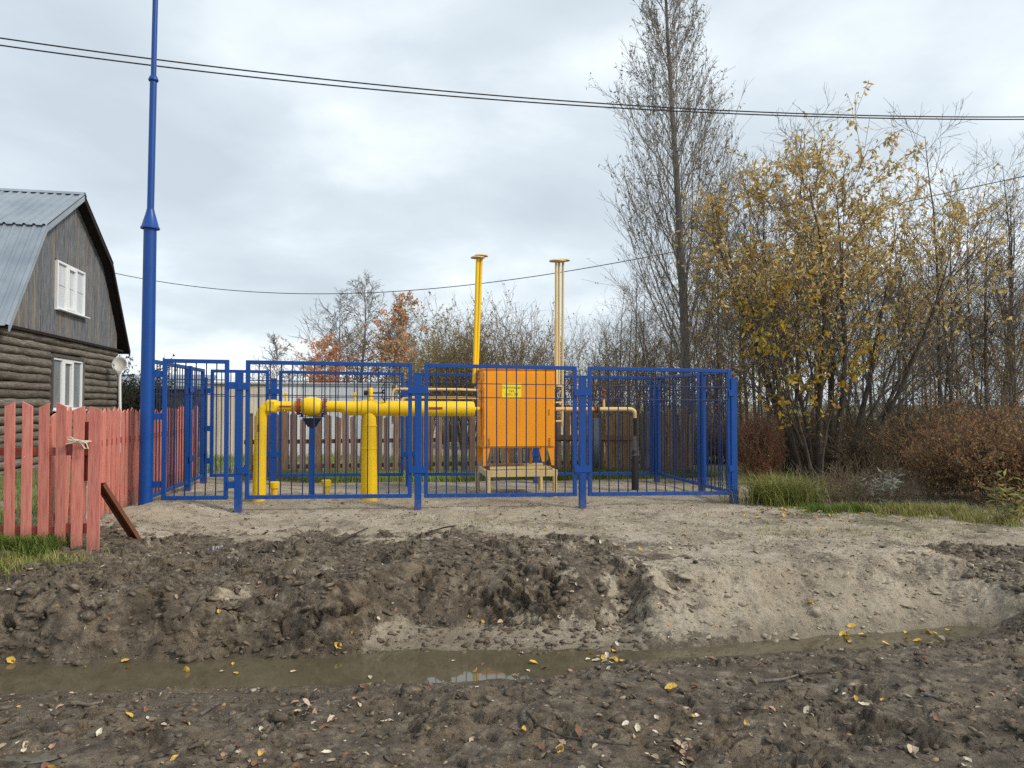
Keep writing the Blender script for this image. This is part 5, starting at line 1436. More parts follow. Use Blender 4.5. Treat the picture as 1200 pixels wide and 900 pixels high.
# (px, Y) of trunks that show between the willows, then the wood goes on
for px, Y, h, kind in ((868, 21, 0.92, 1), (884, 23, 1.0, 4), (905, 19.5, 0.88, 0), (926, 22.5, 1.0, 2), (985, 20, 0.85, 1), (1010, 22, 0.8, 4), (1040, 19.5, 0.70, 3), (1062, 24, 0.85, 1),
                       (1110, 17.5, 0.86, 2), (1135, 21, 0.75, 1), (1158, 18.2, 0.72, 0), (1182, 20, 0.80, 4), (1196, 17.0, 0.78, 3), (742, 24, 0.62, 1), (765, 21.5, 0.62, 3), (722, 27, 0.6, 4),
                       (835, 25, 0.85, 2), (850, 20.5, 0.72, 3), (945, 26, 1.0, 1), (1085, 21.5, 0.62, 3), (1150, 25, 0.9, 2), 
                       (820, 28, 0.85, 1), (790, 26, 0.7, 4), (1025, 27, 0.85, 2), (970, 30, 1.0, 4), (1120, 28, 0.9, 4), (1170, 30, 1.0, 1), 
                       (895, 28, 1.0, 3), (915, 33, 1.1, 4), (1000, 34, 1.1, 1), (1050, 32, 1.05, 2), (860, 34, 1.0, 4), (755, 31, 0.7, 2), (1095, 35, 1.1, 3), (1185, 36, 1.15, 2),
                       (776, 22.5, 0.66, 1), (812, 21.5, 0.7, 4), (828, 23, 0.75, 3), (876, 25.5, 0.9, 2), (934, 20.5, 0.8, 1), (958, 22.5, 0.85, 4), (1018, 24, 0.8, 1), (1072, 26.5, 0.8, 4), (1128, 23.5, 0.75, 3), (1165, 22.5, 0.75, 1), (1008, 17.2, 0.46, 1), (1033, 17.8, 0.5, 4), (1056, 16.6, 0.44, 1), (1092, 16.4, 0.46, 4), (1117, 15.8, 0.42, 1), (1147, 16.6, 0.5, 4), (1172, 15.6, 0.44, 1), (1190, 16.2, 0.5, 4), (893, 17.5, 0.5, 1), (914, 17.0, 0.46, 4), (873, 18.5, 0.52, 1), (1102, 19.0, 0.8, 3), (1124, 20.0, 0.82, 0), (1142, 18.8, 0.75, 3), (1168, 21.0, 0.88, 0), (1187, 18.4, 0.80, 3), (1198, 22.0, 0.95, 2), (1152, 27.0, 1.05, 0), (1178, 26.0, 1.05, 4), (1112, 31, 1.1, 2), (1090, 29, 1.0, 0), (1192, 31, 1.2, 4), (1066, 30, 1.05, 3), (735, 29, 0.72, 4), (748, 26, 0.66, 2), (770, 29, 0.78, 1), (783, 24.5, 0.68, 4), (800, 31, 0.85, 2), (818, 26.5, 0.8, 1), (838, 30, 0.95, 3), (856, 27, 0.9, 1), (870, 31, 1.0, 2), (888, 26, 0.95, 4), (910, 24.5, 0.95, 1), (924, 29, 1.05, 2), (950, 28, 1.05, 3), (978, 26, 0.95, 2), (995, 29, 1.0, 1), (708, 32, 0.68, 1), (724, 35, 0.75, 2)):
    p = at(px, 470, Y); spots.append((p.x, Y, h * (0.84 if px < 1080 else 0.80), kind))
done = {}
for i, (x, y, h, kind) in enumerate(spots):
    px_ = 600 + 900 * x / y
    leafy = {0: 'dark tree with scattered ochre leaves', 1: 'grey tree with few leaves', 2: 'dark leafless tall thin tree', 3: 'dark young tree with ochre leaves', 4: 'grey nearly leafless thin tree'}[kind]
    spot = ('between the cream vents and the narrow willow' if px_ < 770 else 'right behind the narrow willow' if px_ < 825 else 'between narrow willow and corner post' if px_ < 880 else 'behind the left stems of the golden willow' if px_ < 940 else
            'behind the middle of the golden willow' if px_ < 1005 else 'behind the right half of the golden willow' if px_ < 1078 else 'just right of the golden willow' if px_ < 1145 else 'at the right edge of the wood')
    far_ = 'near, ' if y < 20.8 else '' if y < 27.5 else 'far off, '
    zone = '%s, %s%s' % (leafy, far_, spot)
    grp = 'thin trees of the wood'
    loc = (x, y, 0)
    if kind not in done:
        pl, lm = wood_protos[kind]
        o = make_tree('bare_tree', zone, 'tree', pl, loc, [6, 4, 3, 3], lm, 'bark_grey' if kind in (1, 4) else 'bark', 'bark_grey' if kind in (1, 4) else 'bark', group=grp, rz=rw.uniform(0, 6), sc=h)
        done[kind] = o
    else:
        copy_tree(done[kind], zone, loc, rw.uniform(0, 6.28), (h * rw.uniform(0.9, 1.1), h), grp)

# --- bare bushes: prototypes and copies
bush_protos = {}
def bush(kind, label, grp, loc, sc, rz=None):
    rz = rw.uniform(0, 6.28) if rz is None else rz
    if kind not in bush_protos:
        a = BUSH[kind]
        pl = stool(*a['g'])
        lm = None
        if a.get('nl'):
            p, d = twigpts(rg, pl, (1, 2), a['nl'], 0.2)
            lm = leafmesh('crown', rg, p, np.full(len(p), a.get('ls', 0.06)), a.get('asp', 0.5), a['pal'], a.get('dr', 0.3))
        o = make_tree('bush', label, 'bush', pl, loc, [4, 3, 3], lm, a.get('bark', 'bark_grey'), a.get('bark', 'bark_grey'), 1, grp, rz)
        o.scale = (sc[0], sc[0], sc[1]); bush_protos[kind] = o
        return o
    return copy_tree(bush_protos[kind], label, loc, rz, sc, grp, 'bush')
BUSH = {
    'tall': dict(g=(301, 18, 4.7, 0.026, 0.34, 10, 7), bark='twig', nl=900, ls=0.08, pal=[(0.40, 0.29, 0.14), (0.34, 0.24, 0.12), (0.46, 0.33, 0.15)]),
    'olive': dict(g=(302, 18, 4.2, 0.028, 0.42, 9, 7), bark='twig', nl=6000, ls=0.085, pal=[(0.36, 0.31, 0.13), (0.46, 0.36, 0.15), (0.28, 0.25, 0.10), (0.50, 0.38, 0.16)]),
    'fine': dict(g=(303, 36, 2.3, 0.013, 0.55, 9, 6), bark='twig', nl=900, ls=0.05, pal=[(0.38, 0.27, 0.11), (0.26, 0.22, 0.09), (0.30, 0.16, 0.08), (0.22, 0.13, 0.07)]),
    'brown': dict(g=(304, 34, 1.45, 0.007, 0.68, 7, 4), bark='twig', nl=6500, ls=0.055, asp=0.5, pal=[(0.22, 0.095, 0.055), (0.30, 0.14, 0.075), (0.18, 0.085, 0.055), (0.38, 0.22, 0.11), (0.26, 0.16, 0.09), (0.42, 0.30, 0.13), (0.24, 0.20, 0.09)]),
    'red': dict(g=(305, 55, 1.45, 0.008, 0.42, 8, 5), bark='twig', nl=9000, ls=0.04, pal=[(0.34, 0.10, 0.05), (0.27, 0.08, 0.045), (0.40, 0.15, 0.07), (0.20, 0.075, 0.045)]),
    'heap': dict(g=(306, 70, 1.4, 0.010, 1.6, 6, 4), bark='twig'),
    'ever': dict(g=(307, 40, 2.2, 0.02, 0.45, 8, 5), bark='bark', nl=9000, ls=0.07, pal=[(0.035, 0.045, 0.022), (0.05, 0.06, 0.028), (0.025, 0.032, 0.018), (0.07, 0.075, 0.04)]),
}
for px, Y, w, h in ((545, 27, 1.0, 0.95), (585, 30, 1.1, 1.02), (615, 27, 1.05, 1.0), (640, 31, 1.1, 1.0), (690, 28, 0.95, 0.9), (718, 24, 0.8, 0.75), (752, 22, 0.75, 0.62), (790, 23, 0.8, 0.7), (840, 24, 0.9, 0.8)):
    p = at(px, 470, Y)
    bush('tall', {545: 'tall bare grey bush left of the yellow vents', 585: 'tall bare grey bush right behind the yellow vents', 615: 'tall bare grey bush above the middle of the cabinet', 640: 'tall bare grey bush above the right end of the cabinet', 690: 'tall bare grey bush right of the cream vents', 718: 'tall bare grey bush halfway from cream vents to willow', 752: 'low bare grey bush left of the narrow willow trunk', 600: 'far bare grey bush between the two nearer ones above the cabinet', 665: 'far bare grey bush behind the cream vents', 790: 'bare grey bush at the foot of the narrow willow', 840: 'bare grey bush above the right corner of the enclosure'}[px], 'tall bare bushes behind the cabinet' if px < 700 else 'tall bare bushes by the willow', (p.x, Y, 0), (w, h))
for px, Y, w, h, lab in ((497, 27, 0.85, 0.92, 'olive brown bush behind the yellow pipe, leftmost of three'), (520, 30, 1.1, 1.2, 'olive brown bush behind the yellow pipe, middle of three'), (548, 28, 0.9, 1.05, 'olive brown bush behind the yellow vent pipes')):
    p = at(px, 470, Y); bush('olive', lab, 'olive bushes behind the pipe', (p.x, Y, 0), (w, h))
k = 0
for px, Y, w, h in ((890, 17.5, 0.8, 0.8), (920, 18.0, 0.9, 0.9), (950, 17.0, 0.9, 0.85), (985, 17.6, 1.0, 1.0), (1015, 15.5, 0.9, 0.85), (1075, 16.0, 1.1, 1.0), (1140, 15.5, 1.1, 1.05),
                    (1175, 14.5, 1.0, 1.0), (1210, 15, 1.0, 1.0), (870, 20, 1.0, 0.9), (840, 20.5, 1.0, 0.85), (810, 20, 1.0, 0.8), (780, 20.5, 1.0, 0.8), (750, 21, 1.1, 0.8), (1000, 20, 1.2, 1.2), (1060, 19.5, 1.3, 1.2), (1130, 19.5, 1.3, 1.25), (940, 21, 1.2, 1.1), (1190, 19, 1.3, 1.3),
                    (960, 25, 1.3, 1.1), (1100, 25, 1.3, 1.1), (830, 26, 1.3, 1.0)):
    p = at(px, 470, Y)
    sp_ = ('low over the right blue fence' if px < 860 else 'beside the rust red bushes' if px < 930 else 'under the golden willow' if px < 1000 else 'behind the brushwood heap' if px < 1065 else 'behind the red brown shrubs' if px < 1145 else 'at the right edge behind the shrubs')
    bush('fine', '%s fine twigged brown bush %s' % ('near' if Y < 16.5 else 'far' if Y > 19.7 else 'middle', sp_), 'undergrowth bushes of the wood', (p.x, Y, 0), (w * 0.85, h * 0.58))
for px, Y, w, h, lab in ((1098, 12.8, 0.7, 0.72, 'red brown leafy shrub right of the brush heap'), (1150, 11.9, 0.95, 0.92, 'large red brown leafy shrub near the right edge'), (1190, 12.6, 1.1, 0.95, 'red brown shrub behind the large one at the right edge'), (1225, 11.6, 1.0, 0.95, 'red brown shrub cut by the right edge of the view'), (1120, 14.0, 1.0, 1.05, 'red brown shrub standing farther back under the thin trees')):
    p = at(px, 560, Y); bush('brown', lab, 'red brown shrubs on the right', (p.x, Y, gz(p.x, Y) - 0.03), (w, h))
for px, Y, w, h, lab in ((884, 14.9, 0.55, 0.92, 'bright rust red bush beside the corner post of the enclosure'), (902, 15.6, 0.42, 0.8, 'rust red bush just behind the one at the corner post')):
    p = at(px, 560, Y); bush('red', lab, 'rust red bushes by the corner', (p.x, Y, gz(p.x, Y) - 0.03), (w, h))
for px, Y, w, h, lab in ((985, 12.2, 0.55, 0.50, 'dark heap of cut brushwood below the golden willow'), (1035, 12.4, 0.55, 0.55, 'tangle of dead twigs right of the brushwood heap')):
    p = at(px, 580, Y); bush('heap', lab, 'heaps of dead brushwood', (p.x, Y, gz(p.x, Y) - 0.05), (w, h))
for px, Y, w, h, lab in ((150, 26, 1.3, 1.25, 'dark evergreen bush between house corner and blue mast'), (205, 27, 0.9, 0.8, 'dark evergreen bush seen through the left blue fence')):
    p = at(px, 470, Y); bush('ever', lab, 'dark bushes by the house', (p.x, Y, 0), (w, h))

# --- far trees left of the cabinet
def far_tree(seed, H, r, kids, px, Y, label, nl=0, pal=None, ls=0.14, bark='bark_pale', zr=None, nm='bare_tree'):
    sp_ = [dict(seg=14, wig=0.03, up=0.02, tap=0.9, kids=kids, start=0.2),
           dict(seg=6, wig=0.08, up=0.04, tap=0.85, kids=9, start=0.15, ang=48, asd=9, len=0.30, lsd=0.2, rr=0.4, shape=lambda f: 1.15 - 0.75 * abs(f - 0.3) - 0.3 * f, rmin=0.012),
           dict(seg=3, wig=0.12, up=0.0, tap=0.7, kids=5, start=0.2, ang=38, asd=12, len=0.42, lsd=0.3, rr=0.55, shape=one, rmin=0.009),
           dict(seg=2, wig=0.12, up=-0.03, tap=0.5, kids=0, start=0.2, ang=36, asd=12, len=0.5, lsd=0.3, rr=0.6, shape=one, rmin=0.008)]
    pl = grow(seed, [((0, 0, -0.2), (0.02, 0, 1), H, r)], sp_)
    lm = None
    if nl:
        p, d = twigpts(rg, pl, (2, 3), nl, 0.2, zr)
        lm = leafmesh('crown', rg, p, np.full(len(p), ls), 0.6, pal, 0.4)
    p = at(px, 470, Y)
    make_tree(nm, label, 'tree', pl, (p.x, Y, 0), [6, 4, 3, 3], lm, bark, bark)
RED = [(0.86, 0.40, 0.22), (0.80, 0.33, 0.19), (0.86, 0.52, 0.24), (0.72, 0.44, 0.22)]
far_tree(401, 8.2, 0.14, 26, 421, 42, 'bare grey birch standing between two orange trees', 300, [(0.26, 0.2, 0.13)], 0.12)
far_tree(402, 7.6, 0.12, 26, 396, 43, 'bare rounded tree with russet lower leaves left of the birch', 3000, [(0.82, 0.48, 0.28), (0.84, 0.40, 0.24), (0.74, 0.47, 0.28)], 0.15, zr=lambda q: (q[:, 2] < 5.2) & (fbm(q[:, 0] + q[:, 1], q[:, 2], 1.2, 2, 4) + 0.25 - 0.25 * q[:, 0] > 0.15))
far_tree(403, 7.3, 0.12, 30, 456, 42, 'far tree with a coral orange crown left of the bushes', 4200, RED + [(0.30, 0.22, 0.08), (0.38, 0.26, 0.10)], 0.16, zr=lambda q: fbm(q[:, 0], q[:, 2], 1.0, 2, 6) > -0.12)
far_tree(404, 5.0, 0.08, 20, 374, 40, 'low russet tree beneath the bare rounded tree', 3000, [(0.82, 0.44, 0.23), (0.84, 0.36, 0.20), (0.70, 0.42, 0.22)], 0.14, zr=lambda q: q[:, 2] > 1.5)
far_tree(405, 4.6, 0.07, 18, 325, 36, 'small bare tree alone above the pale shed')
far_tree(406, 4.2, 0.07, 18, 345, 44, 'small bare tree right of the lone one above the pale shed')
far_tree(407, 5.4, 0.09, 22, 478, 46, 'thin leafless tree right of the coral orange crown', 700, [(0.28, 0.2, 0.12)], 0.12)

# --- distant wood closing the horizon (reads as one mass)
PL = []
rgf = np.random.RandomState(77)
for k in range(110):
    a = rgf.uniform(-0.62, 1.0); Y = rgf.uniform(52, 75); x = a * Y
    H = rgf.uniform(2.5, 6) if a < 0.05 else rgf.uniform(4, 7)
    if a < -0.15: H *= 0.5
    sp_ = [dict(seg=5, wig=0.04, up=0.02, tap=0.9, kids=16, start=0.05),
           dict(seg=3, wig=0.1, up=0.05, tap=0.8, kids=7, start=0.1, ang=40, asd=12, len=0.32, lsd=0.3, rr=0.4, shape=lambda f: 1.1 - 0.7 * f, rmin=0.022),
           dict(seg=2, wig=0.1, up=0.0, tap=0.6, kids=0, start=0.2, ang=40, asd=12, len=0.5, lsd=0.3, rr=0.6, shape=one, rmin=0.016)]
    PL += grow(500 + k, [((x, Y, -0.2), (0, 0, 1), H, 0.10)], sp_)
for k in range(34):                       # the wood goes on beyond the right edge of the view
    a = rgf.uniform(0.74, 1.25); Y = rgf.uniform(15, 30)
    sp_ = [dict(seg=6, wig=0.03, up=0.02, tap=0.9, kids=15, start=0.08),
           dict(seg=4, wig=0.08, up=0.05, tap=0.8, kids=6, start=0.1, ang=38, asd=10, len=0.28, lsd=0.3, rr=0.4, shape=lambda f: 1.1 - 0.7 * f, rmin=0.008),
           dict(seg=2, wig=0.1, up=0.0, tap=0.6, kids=0, start=0.2, ang=38, asd=12, len=0.45, lsd=0.3, rr=0.6, shape=one, rmin=0.006)]
    PL += grow(800 + k, [((a * Y, Y, -0.2), (0, 0, 1), rgf.uniform(3, 8), 0.05)], sp_)
tag(link('distant_wood', npmesh('distant_wood', *tubes(PL, [4, 3, 3]), M['bark_grey'])), 'distant leafless wood closing the horizon', 'wood', kind='stuff')

# ------------------------------------------------------------------ grass
def blades(name, pts, hgt, wid, pal, lean=0.5, seed=0, flop=0.5):
    r_ = np.random.RandomState(seed); n = len(pts)
    a = r_.uniform(0, 6.28, n); h = hgt * r_.uniform(0.5, 1.2, n); w = wid * r_.uniform(0.7, 1.3, n)
    dirx = np.stack([np.cos(a), np.sin(a), 0 * a], 1); side = np.stack([-np.sin(a), np.cos(a), 0 * a], 1)
    ln = lean * r_.uniform(0.2, 1.3, n)
    V = []
    for f, ww in ((0, 1.0), (0.4, 0.85), (0.75, 0.55), (1.0, 0.06)):
        c = pts + dirx * (h * ln * f ** 2)[:, None]; c = c.copy(); c[:, 2] += h * (f - flop * ln * 0.5 * f ** 3)
        V += [c - side * (w * ww / 2)[:, None], c + side * (w * ww / 2)[:, None]]
    V = np.stack(V, 1).reshape(-1, 3)
    b = (np.arange(n) * 8)[:, None]
    Q = np.concatenate([b + np.array([[0, 1, 3, 2]]) + 2 * k for k in range(3)])
    pal = np.array(pal); c = pal[r_.randint(0, len(pal), n)] * r_.uniform(0.75, 1.25, (n, 1))
    return npmesh(name, V, Q, M['grass'], False, np.repeat(c, 8, 0))
def gpts(n, fx, fy, ok=None, seed=0):
    r_ = np.random.RandomState(seed)
    x, y = fx(r_, n), fy(r_, n)
    if ok is not None:
        m = ok(x, y); x, y = x[m], y[m]
    return np.stack([x, y, G(x, y) - 0.01], 1)
GREEN = [(0.17, 0.22, 0.04), (0.23, 0.27, 0.06), (0.13, 0.17, 0.03), (0.30, 0.29, 0.09), (0.26, 0.26, 0.07)]
DRY = [(0.34, 0.30, 0.11), (0.26, 0.25, 0.08), (0.42, 0.35, 0.16), (0.20, 0.20, 0.06)]
uni = lambda a, b: (lambda r_, n: r_.uniform(a, b, n))
lawn = gpts(26000, uni(-12, -4.9), lambda r_, n: 8.1 + 8 * r_.rand(n) ** 1.6, lambda x, y: x < -4.98 - 0.19 * (y - 8.25), 1)
tag(link('lawn_grass', blades('lawn_grass', lawn, 0.10, 0.011, [(0.17, 0.25, 0.05), (0.21, 0.28, 0.06), (0.14, 0.19, 0.04), (0.26, 0.28, 0.08)], 0.6, 1)), 'green lawn of the yard behind the red fence', 'grass', kind='stuff')
tuft = gpts(5200, uni(-5.6, -3.95), lambda r_, n: r_.normal(7.85, 0.16, n), lambda x, y: (x < -4.42 + 0.4 * (y - 7.9)) & (fbm(x, y, 0.35, 3, 301) > -0.02 + 0.25 * (x + 4.9)), 2)
tag(link('fence_grass', blades('fence_grass', tuft, 0.16, 0.008, [(0.10, 0.17, 0.03), (0.15, 0.22, 0.04), (0.20, 0.24, 0.06), (0.08, 0.13, 0.025)], 1.0, 2)), 'rough grass growing along the foot of the red fence', 'grass', kind='stuff')
t2 = gpts(1500, lambda r_, n: r_.normal(-4.7, 0.35, n), lambda r_, n: r_.normal(7.15, 0.22, n), None, 3)
tag(link('corner_grass', blades('corner_grass', t2, 0.11, 0.008, GREEN + DRY, 0.9, 3)), 'thin yellowing grass on the bank at the left edge', 'grass', kind='stuff')
def strip(n, s0, s1, t0, t1, seed):
    r_ = np.random.RandomState(seed); s = r_.uniform(s0, s1, n); tt = r_.uniform(t0, t1, n)
    x = AX + s * CA - tt * SA; y = AY + s * SA + tt * CA
    return np.stack([x, y, G(x, y) - 0.01], 1)
sg = np.concatenate([strip(15000, 0.5, 10.5, 4.1, 5.5, 4), strip(9000, -1.5, 9.5, 5.5, 11, 5)])
tag(link('back_grass', blades('back_grass', sg, 0.20, 0.013, [(0.19, 0.28, 0.05), (0.24, 0.32, 0.06), (0.15, 0.21, 0.04), (0.30, 0.33, 0.09)], 0.7, 4)), 'green grass strip at the foot of the brown fence', 'grass', kind='stuff')
def fan(name, label, px, py, Y, n, h, w, sx, sy, pal, lean, seed):
    c = at(px, py, Y)
    r_ = np.random.RandomState(seed)
    x = r_.normal(c.x, sx, n * 2); y = r_.normal(Y, sy, n * 2)
    m_ = fbm(x, y, 0.30, 3, 400 + seed) + r_.normal(0, 0.08, n * 2) > 0.02
    x, y = x[m_], y[m_]
    P = np.stack([x, y, G(x, y) - 0.01], 1)
    tag(link(name, blades(name, P, h, w, pal, lean, seed)), label, 'grass', kind='stuff')
fan('grass_tuft', 'long arching grass beside the right corner of the enclosure', 915, 590, 12.3, 2000, 0.55, 0.009, 0.30, 0.28, GREEN + GREEN + DRY, 1.5, 11)
fan('grass_tuft', 'fresh green grass before the brushwood heap', 985, 605, 11.3, 1100, 0.13, 0.009, 0.28, 0.14, [(0.13, 0.22, 0.03), (0.16, 0.25, 0.04), (0.10, 0.16, 0.03)], 0.7, 12)
fan('grass_tuft', 'mixed grass at the foot of the red brown shrubs', 1085, 612, 11.0, 1700, 0.19, 0.009, 0.55, 0.22, GREEN + DRY + DRY, 1.0, 13)
fan('grass_tuft', 'yellowing grass along the right edge of the sand', 1170, 622, 10.3, 1100, 0.15, 0.008, 0.5, 0.22, GREEN + DRY + DRY, 1.0, 14)
fan('grass_tuft', 'thin grass sprouting on the sand before the middle fence panel', 575, 603, 10.2, 260, 0.07, 0.007, 0.8, 0.3, GREEN, 0.8, 15)
fan('grass_tuft', 'sparse grass on the trodden sand at the right', 990, 632, 9.3, 900, 0.06, 0.007, 1.0, 0.4, GREEN + DRY, 0.8, 16)

# --- leafy weeds by the brushwood
def weed(label, px, Y, h, n, ls, asp, pal, seed, name='leafy_weed'):
    c = at(px, 600, Y); r_ = np.random.RandomState(seed)
    st = []
    for k in range(n):
        a = r_.uniform(0, 6.28); q = r_.uniform(0.05, 0.35)
        st.append(((0.25 * q * math.cos(a), 0.25 * q * math.sin(a), -0.05), (q * math.cos(a), q * math.sin(a), 1), h * r_.uniform(0.7, 1.1), 0.007))
    pl = grow(seed, st, [dict(seg=8, wig=0.05, up=0.0, tap=0.6, kids=0, start=0.1)])
    P = []; D = []
    for p, r, l in pl:
        m = 16
        for j in range(m):
            f = (0.2 + 0.8 * j / m) * 7.99; k = int(f); P.append(p[k] + (p[k + 1] - p[k]) * (f - k))
            a = j * 2.4; D.append((math.cos(a), math.sin(a), 0.35))
    lm = leafmesh('leaves', r_, np.array(P), np.full(len(P), ls), asp, pal, 0.2, np.array(D) * 1.2)
    make_tree(name, label, 'weed', pl, (c.x, Y, gz(c.x, Y)), [5], lm, 'twig', crown='leaves')
weed('grey leaved weed growing through the brushwood heap', 1030, 11.7, 0.62, 12, 0.13, 0.22, [(0.36, 0.37, 0.33), (0.29, 0.30, 0.26), (0.42, 0.42, 0.36)], 61)
weed('pale yellow leaved weed at the right edge of the view', 1182, 10.2, 0.68, 9, 0.13, 0.24, [(0.36, 0.32, 0.12), (0.28, 0.30, 0.12), (0.44, 0.34, 0.08), (0.22, 0.25, 0.10)], 62)
weed('thin weed with narrow leaves beside the grey leaved one', 1003, 12.0, 0.60, 5, 0.10, 0.2, [(0.26, 0.27, 0.20), (0.34, 0.33, 0.22)], 63)
# red leaves high on the right
c = at(1150, 495, 12.2)
weed('small shrub with pink red leaves above the brown shrubs', 1160, 12.9, 1.65, 4, 0.07, 0.6, [(0.42, 0.06, 0.06), (0.36, 0.09, 0.05), (0.20, 0.06, 0.04)], 64, 'red_leaved_shrub')

# --- trees and bushes that still share a label are told apart by their order from left to right
same = {}
for o in bpy.data.objects:
    if o.parent is None and o.get('group') in ('thin trees of the wood', 'undergrowth bushes of the wood'):
        same.setdefault(o['label'], []).append(o)
for lab, L in same.items():
    if len(L) < 2 or len(lab.split()) > 15: continue
    L.sort(key=lambda o: o.location.x / o.location.y)
    words = {2: ['left', 'right'], 3: ['leftmost', 'middle', 'rightmost'], 4: ['leftmost', 'second', 'third', 'rightmost'], 5: ['leftmost', 'second', 'central', 'fourth', 'rightmost']}.get(len(L))
    if words:
        for o, w in zip(L, words): o['label'] = w + ' ' + lab
# ------------------------------------------------------------------ fallen leaves and sticks
rl2 = random.Random(17)
def leaf_mesh(seed):
    r_ = random.Random(seed); n = 6; m = MB(); vs = []
    cx = r_.uniform(-0.5, 1.1); cu = r_.uniform(0.2, 1.3); asp = r_.uniform(0.22, 0.38); tw = r_.uniform(-0.9, 0.9)
    for i in range(n + 1):
        f = i / n; w = asp * math.sin(math.pi * min(1, f * 0.97 + 0.02)) ** 0.75
        y = f - 0.5
        z = 0.28 * cx * (y * 2) ** 2
        for j in (-1, 0, 1):
            vs.append((j * w * r_.uniform(0.75, 1.1), y, z + cu * 0.6 * w * abs(j) + tw * j * w * y + r_.uniform(-0.05, 0.05)))
    fs = [(i * 3 + j, i * 3 + j + 1, i * 3 + j + 4, i * 3 + j + 3) for i in range(n) for j in (0, 1)]
    return m.add(vs, fs)
LC = {'pale': (0.54, 0.43, 0.30), 'yellow': (0.62, 0.41, 0.08), 'pink': (0.42, 0.27, 0.19), 'brown': (0.22, 0.115, 0.07), 'white': (0.66, 0.60, 0.48)}
lmat = {}
for k, c in LC.items():
    t = NT('fallen_leaf_' + k); v = t.coord(True, (1, 1, 1)); n = t.noise(v, 6, 4)
    cc = t.ramp(n, [(0.3, tuple(a * 0.62 for a in c)), (0.7, tuple(min(1, a * 1.15) for a in c))]); lmat[k] = t.fin(cc, 0.6, 0, 0.35)
LM = {}
for k in LC:
    LM[k] = []
    for s in range(5):
        me = leaf_mesh(s * 7 + len(k)).mesh('fallen_leaf', lmat[k], True); LM[k].append(me)
def normal_at(x, y):
    e = 0.03; a = G(np.array([x - e, x + e, x, x]), np.array([y, y, y - e, y + e]))
    return Vector((-(a[1] - a[0]) / (2 * e), -(a[3] - a[2]) / (2 * e), 1)).normalized()
def ground_at(px, py):
    """where the line of sight through a pixel meets the ground"""
    Y = np.arange(3.2, 14, 0.02)
    u = (px - 600) / F; zz = CAMZ - (py - 473) / F * Y
    g = np.maximum(G(u * Y, Y), WATER_Z)
    i = np.argmax(g > zz)
    return u * Y[i], Y[i], g[i]
def drop_leaf(px, py, kind, size, label, grp):
    x, y, z = ground_at(px, py)
    nn = normal_at(x, y) if z > WATER_Z + 0.001 else Vector((0, 0, 1))
    q = nn.to_track_quat('Z', 'Y').to_matrix() @ Matrix.Rotation(rl2.uniform(0, 6.28), 3, 'Z') @ Matrix.Rotation(rl2.gauss(0, 0.45), 3, 'X')
    me = rl2.choice(LM[kind])
    o = bpy.data.objects.new('fallen_leaf', me); COL.objects.link(o)
    s = size * rl2.uniform(0.8, 1.2)
    o.matrix_world = Matrix.Translation((x, y, z + rl2.uniform(0.000, 0.010))) @ q.to_4x4() @ Matrix.Diagonal((s, s, s, 1))
    tag(o, label, 'leaf', grp)
# leaves that the photograph shows singly
for px, py, kind, sz, lab in ((947, 707, 'yellow', 0.10, 'yellow willow leaf lying on the bare sandy bank'), (222, 785, 'yellow', 0.09, 'yellow leaf floating in the middle of the ditch water'),
                              (152, 774, 'yellow', 0.07, 'yellow leaf at the far edge of the water near a clay lump'), (18, 775, 'yellow', 0.08, 'yellow leaf at the left end of the water'),
                              (398, 760, 'yellow', 0.07, 'yellow leaf where the far bank meets the water'), (625, 776, 'yellow', 0.08, 'orange yellow leaf floating before the sandy ledge'),
                              (1064, 878, 'pale', 0.085, 'pale curled leaf on the mud near the bottom right corner'), (785, 806, 'yellow', 0.075, 'yellow leaf lying amid pink leaves right of the reflection'),
                              (385, 880, 'white', 0.07, 'whitish leaf on the mud at the bottom left of centre'), (260, 718, 'yellow', 0.05, 'small yellow leaf on the face of the mud heap'),
                              (706, 770, 'yellow', 0.08, 'yellow leaf in the cluster at the narrow of the ditch'), (995, 733, 'yellow', 0.07, 'orange leaf at the foot of the sandy bank')):
    drop_leaf(px, py, kind, sz, lab, None)
KW = ['pale', 'pale', 'pink', 'white', 'brown', 'pale', 'pink', 'brown', 'white', 'yellow']
WORD = {'pale': 'pale tan', 'yellow': 'yellow', 'pink': 'pinkish', 'brown': 'dark brown', 'white': 'whitish'}
def spray(n, fpx, fpy, kinds, szr, where, grp):
    for _ in range(n):
        px, py = fpx(), fpy()
        k = rl2.choice(kinds)
        drop_leaf(px, py, k, rl2.uniform(*szr), '%s fallen leaf %s' % (WORD[k], where), grp)
U = rl2.uniform
CL = [(U(0, 1200), U(812, 895)) for _ in range(26)]
def drift():
    global _c
    _c = rl2.choice(CL); return rl2.gauss(_c[0], 34)
spray(125, drift, lambda: min(899, max(806, rl2.gauss(_c[1], 9))), KW, (0.03, 0.062), 'on the foreground mud below the ditch', 'leaves on the foreground mud')
spray(26, lambda: rl2.gauss(760, 130), lambda: rl2.gauss(805, 22), ['pale', 'pink', 'pink', 'white', 'brown'], (0.035, 0.06), 'on the mud right of the reflection', 'leaves right of the reflection')
spray(14, lambda: rl2.gauss(795, 16), lambda: rl2.gauss(876, 8), ['pink', 'pale', 'brown', 'pink'], (0.04, 0.065), 'in the pink cluster at the bottom centre', 'pink leaf cluster')
spray(9, lambda: rl2.gauss(36, 12), lambda: rl2.gauss(878, 8), ['pale', 'white', 'pink'], (0.04, 0.06), 'in the cluster by the bottom left puddle', 'leaves by the puddle')
spray(26, lambda: U(0, 780), lambda: U(640, 745), ['pale', 'white', 'pale', 'pink', 'brown'], (0.03, 0.055), 'on the dark mud heap beyond the ditch', 'leaves on the mud heap')
